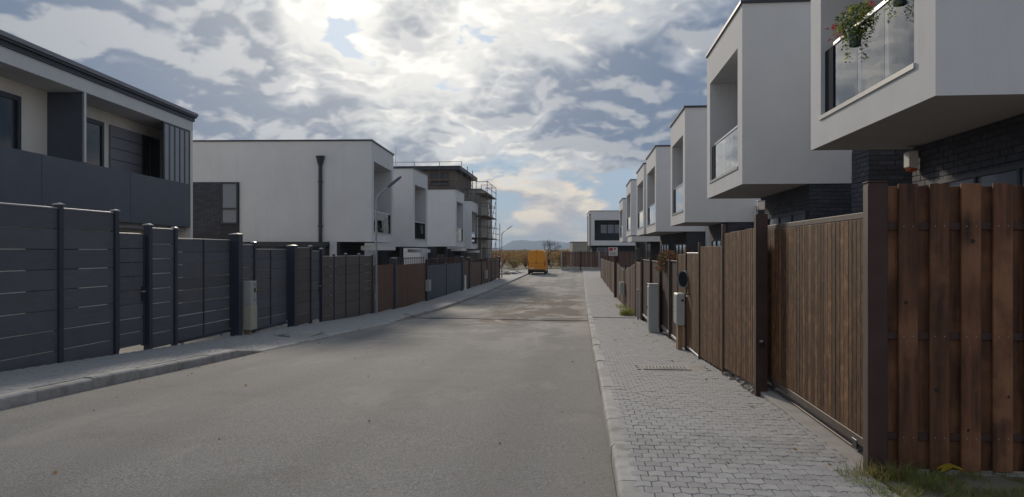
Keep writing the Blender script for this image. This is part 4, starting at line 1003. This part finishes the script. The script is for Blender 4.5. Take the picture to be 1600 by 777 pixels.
def bush(label, X_, Y_, zb_, rad, n, size, mats, seed, group=None, cat='bush', trunk=.5, name='bush'):
    o = bpy.data.objects.new(name, None); C.objects.link(o); o.location = (X_, Y_, zb_); tag(o, label, cat, group)
    f = MB(); r_ = random.Random(seed)
    for k in range(6):
        a_ = r_.uniform(0, 6.28); rr = r_.uniform(.1, .6)
        leaves(f, (math.cos(a_)*rad[0]*rr, math.sin(a_)*rad[1]*rr, rad[2]*r_.uniform(.35, 1.3)), tuple(q*r_.uniform(.35, .6) for q in rad), n//6, size, seed*10+k, mats=len(mats))
    f.build('foliage', mats, o, fix=False)
    b_ = MB()
    for k in range(9):
        a_ = r_.uniform(0, 6.28); b_.tube((0, 0, 0), (math.cos(a_)*rad[0]*.7, math.sin(a_)*rad[1]*.7, rad[2]*r_.uniform(1, 1.9)), .03*rad[2], .008, 5)
    b_.build('branches', 'bark', o); return o
fb = thing('hanging_plant', 'reddish bushy plant spilling over the dark gate on the right', 'plant', sR(17.7, 1.95), 1.98, -.50)
MB().tube((0, 0, 0), (0, 0, .2), .07, .10, 14).build('pot', 'pot', fb)
f = MB(); leaves(f, (0, 0, .36), (.24, .5, .19), 900, .05, 77, mats=4); leaves(f, (-.1, -.1, .14), (.2, .35, .14), 350, .05, 78, mats=4); f.build('foliage', ['leaf_dk', 'flower_pink', 'leaf_rust', 'leaf_dk'], fb, fix=False)
MB().tube((0, 0, .2), (.02, .02, .4), .02, .01, 5).build('stem', 'bark', fb)
gx = [('orange autumn bush nearest the far street lamp', -1.6, 108, (1.9, 1.9, 1.15), ['leaf_autumn', 'leaf_rust']), ('yellow-green bush left of the van', .3, 104, (1.7, 1.6, 1.05), ['leaf_green_au', 'leaf_autumn']),
      ('rusty bush half hidden by the left side of the van', 1.9, 110, (1.6, 1.6, 1.2), ['leaf_rust', 'leaf_autumn']), ('green-brown bush right of the van', 5.5, 108, (1.7, 1.6, 1.15), ['leaf_green_au', 'leaf_rust']),
      ('orange bush before the left end of the end fence', 7.4, 112, (1.8, 1.7, 1.2), ['leaf_autumn', 'leaf_green_au']), ('tall fading bush behind the van', 3.6, 122, (2.2, 2, 1.4), ['leaf_green_au', 'leaf_autumn', 'leaf_rust'])]
for k, (lb, X_, Y_, rad, ms) in enumerate(gx): bush(lb, X_, Y_, -2.3, rad, 1500, .16, ms, 40+k, 'autumn bushes beyond the end of the street')
# far scrub, one mass
f = MB(); r_ = random.Random(5)
for k in range(150):
    Y_ = r_.uniform(125, 420); X_ = r_.uniform(-.06, .1)*Y_; s_ = Y_/140
    leaves(f, (X_, Y_, -2.3+.8*s_**.5), (2.4*s_, 2*s_, 1.15*s_**.5), 170, .30*s_, 500+k, mats=3)
stuff(tag(f.build('scrub', ['leaf_green_au', 'leaf_autumn', 'leaf_rust'], None, fix=False), 'mass of autumn scrub filling the field beyond the street', 'scrub'))
# bare tree
bt = bpy.data.objects.new('bare_tree', None); C.objects.link(bt); bt.location = (6.2, 132, -2.25); tag(bt, 'bare dark tree showing above the van roof', 'tree')
br = MB(); r_ = random.Random(9)
def grow(p, d_, l, rad, lev):
    q = p + d_*l; br.tube(p, q, rad, rad*.65, 5)
    if lev == 0: return
    for k in range(3 if lev > 2 else 3):
        nd = (d_ + Vector((r_.gauss(0, .55), r_.gauss(0, .4), r_.gauss(.05, .3)))).normalized(); grow(q, nd, l*r_.uniform(.62, .82), rad*.6, lev-1)
MB().tube((0, 0, 0), (0, 0, 1.6), .14, .1, 8).build('trunk', 'bark', bt)
for k in range(4): grow(Vector((0, 0, 1.5)), Vector((r_.gauss(0, .7), r_.gauss(0, .3), .8)).normalized(), .95, .07, 4)
br.build('crown', 'bark', bt)
f = MB(); leaves(f, (0, 0, 3.4), (2.3, 1.5, 1.2), 260, .12, 3); f.build('leaves', 'leaf_rust', bt, fix=False)

def blades(mb, x, y, z, h, r_, lean=1.0, w_=.004):
    a_ = r_.uniform(0, 6.28); dx, dy = math.cos(a_), math.sin(a_); ln_ = lean*h*r_.uniform(.2, 1.0); px_, py_ = -dy*w_, dx*w_; pts = []
    for q in range(4):
        u = q/3; pts.append((x+dx*ln_*u*u, y+dy*ln_*u*u, z+h*u*(1-.35*u*lean*.6), w_*(1-u*.9)))
    vs = []
    for (a1, b1, c1, ww) in pts: vs += [(a1-dy*ww, b1+dx*ww, c1), (a1+dy*ww, b1-dx*ww, c1)]
    mb.add(vs, [(2*q, 2*q+1, 2*q+3, 2*q+2) for q in range(3)])
f = MB(); r_ = random.Random(31)
for k in range(9500):
    t_ = 1.70 + abs(r_.gauss(0, .8)); s_ = r_.uniform(4.2, 5.38)
    if t_ > 3.9: continue
    lim = 4.85 + .25*(t_ < 2.1)+.2*mnoise.noise((t_*2.5, 1, 0))
    if t_ < 2.0 and r_.random() < .45: continue
    if s_ < 4.5+.25*mnoise.noise((t_*3, 5, 0)) and r_.random() < .6: continue
    if mnoise.noise((t_*5, s_*5, 2)) < -.12: continue
    f.cur = 1 if r_.random() < .26 else 0
    h_ = r_.uniform(.03, .10)*(1.9 if r_.random() < .06 else 1)
    v_ = P(s_, t_); blades(f, v_.x, v_.y, zpR(s_)-.02, h_, r_, 1.2, .0028)
for k in range(420):
    t_ = 1.98 + r_.gauss(0, .10); s_ = 5.26 + r_.gauss(0, .06); f.cur = 1 if r_.random() < .55 else 0; v_ = P(s_, t_); blades(f, v_.x, v_.y, zpR(s_)-.02, r_.uniform(.05, .20), r_, 1.3, .0028)
stuff(tag(f.build('grass_verge', ['grass', 'grass_dry'], None, fix=False), 'ragged grass with dry stalks at the foot of the board fence', 'grass'))
struct(strip('verge_soil', 'soil', 1.95, 5, lambda s, t: zpR(s)-.004+.012*mnoise.noise((s*4, t*4, 0)), 3.0, 5.36, .1, 30))
yl = thing('fallen_leaf', 'large yellow fallen leaf lying in the grass by the fence', 'leaf', 5.27, 2.42, zpR(5.2)+.055)
n = 14; vs = [(0, 0, .03)]
for k in range(n):
    a_ = k*2*math.pi/n; rr = .07*(1+.28*math.cos(a_*5)); vs.append((rr*1.15*math.cos(a_), rr*math.sin(a_)*.9, .03-.045*(rr/.08)**2*abs(math.cos(a_))))
MB().add(vs, [(0, 1+k, 1+(k+1) % n) for k in range(n)]).build('blade', 'yellow_leaf', yl); MB().tube((.0, -.05, .01), (.05, -.11, .0), .002, n=5).build('stalk', 'grass_dry', yl)
def weeds(name, label, s_, t_, rad, n, h, seed, cat='weeds'):
    f = MB(); r_ = random.Random(seed)
    for k in range(n):
        a_ = r_.uniform(0, 6.28); q = rad*math.sqrt(r_.random()); ss_, tt_ = s_+q*math.sin(a_)*1.4, t_+q*math.cos(a_); v_ = P(ss_, tt_); f.cur = 1 if r_.random() < .2 else 0
        blades(f, v_.x, v_.y, zpR(ss_)-.01, h*r_.uniform(.3, 1), r_, 1.0, .007)
        if k % 3 == 0: leaves(f, (v_.x, v_.y, zpR(ss_)+h*.4), (rad*.3, rad*.3, h*.4), 4, .06, seed+k)
    return stuff(tag(f.build(name, ['leaf', 'grass_dry'], None, fix=False), label, cat))
weeds('weed_tuft', 'green weed tuft growing at the foot of the right fence', 27.5, 1.62, .26, 260, .42, 3)
weeds('kerb_weeds', 'small weeds at the foot of the far right fence', 33, 1.75, .3, 90, .2, 8)
# rubble under the raised slat fence
f = MB(); r_ = random.Random(12)
def rock(mb, c, r0, rr_):
    bm = bmesh.new(); bmesh.ops.create_icosphere(bm, subdivisions=1, radius=1)
    o_ = Vector((rr_.random()*9, rr_.random()*9, 0)); vs = [Vector((v.co.x, v.co.y, v.co.z*.6))*r0*(1+.35*mnoise.noise(v.co*1.6+o_)) + Vector(c) for v in bm.verts]
    mb.add(vs, [tuple(v.index for v in fc.verts) for fc in bm.faces]); bm.free()
for k in range(110):
    s_ = r_.uniform(8.5, 10.4); t_ = TR + r_.uniform(-.04, .22); v_ = P(s_, t_); rock(f, (v_.x, v_.y, zpR(s_)+r_.uniform(0, .04)), r_.uniform(.02, .06), r_)
for k in range(60):
    s_ = r_.uniform(10.4, 19); t_ = TR + r_.uniform(-.08, .1); v_ = P(s_, t_); rock(f, (v_.x, v_.y, zpR(s_)), r_.uniform(.01, .03), r_)
stuff(tag(f.build('rubble', 'stone', None, fix=False), 'broken stones lying under the raised slat fence', 'rubble'))
f = MB()
for k in range(700):
    s_ = r_.uniform(3.5, 30); t_ = r_.choice((r_.uniform(LK, RK), LK+.0+abs(r_.gauss(0, .12)), RK-abs(r_.gauss(0, .15)), r_.uniform(.5, 1.9)))
    zf_ = zr(s_) if t_ <= RK else zpR(s_)+.005
    v_ = P(s_, t_); rock(f, (v_.x, v_.y, zf_+.002), r_.uniform(.002, .006), r_)
stuff(tag(f.build('loose_grit', 'stone', None, fix=False), 'loose grit scattered on the road and pavement', 'grit'))
# dry leaves
f = MB()
for k in range(130):
    s_ = r_.uniform(4, 24); t_ = r_.choice((r_.uniform(.45, 1.8), LK+abs(r_.gauss(0, .2)), r_.uniform(1.2, 1.9), r_.uniform(LK, RK))); z_ = zpR(s_)+.008 if t_ > RK else zr(s_)+.006
    v_ = P(s_, t_); leaves(f, (v_.x, v_.y, z_+.004), (.01, .01, .003), 1, .045, 900+k, flat=.1)
stuff(tag(f.build('dry_leaves', 'leaf_autumn', None, fix=False), 'small dry leaves scattered over the pavement', 'leaves'))
# stacked kerbs and slabs near the end of the left pavement
rp = thing('slab_pile', 'low pile of pale slabs and sacks beyond the end of the left fence', 'slab pile', 84, -8.2, zr(84)+.1)
for k in range(9):
    a_ = r_.uniform(-.6, .6); bx('slab', rp, -1.3+k*.32, -.7+k*.32+r_.uniform(0, .3), r_.uniform(-1, 0), r_.uniform(.4, 1.4), .02+.09*(k % 3), .10+.09*(k % 3), 'white' if k % 2 else 'kerb', .01, rot=(0, 0, a_))
# cable over the road
f = MB(); pts = []
for k in range(41):
    t_ = -6.3 + k*(9.3-1.2)/40; s_ = 27.0 - (t_+6.3)*.17 + .12*math.sin(t_*1.3) + .05*math.sin(t_*4)
    z_ = (zpL(s_, t_) if t_ < LK-.02 else (zr(s_) if t_ < RK else zpR(s_))) + .013; pts.append((t_, s_, z_))
for a_, b_ in zip(pts, pts[1:]): f.tube(a_, b_, .010, n=6)
tag(f.build('cable', 'black', None, (0, 0, 0), -TH), 'black cable lying across the road from kerb to kerb', 'cable')

# ------------------------------------------------------------ haze
hz = MB().box(-4700, 4700, -80, 8000, -12, 150)
m = bpy.data.materials.new('pale_haze'); m.use_nodes = True; t = NT(m.node_tree); t.n.remove(t.n['Principled BSDF'])
pv = t.new('ShaderNodeVolumePrincipled', inp={'Color': (.58, .77, 1.0, 1), 'Density': .00016, 'Anisotropy': .1}); t.l.new(pv.outputs[0], t.n['Material Output'].inputs['Volume'])
HZ = stuff(hz.build('haze', m)); HZ['label'] = 'pale air haze over the whole street and the far mountains'
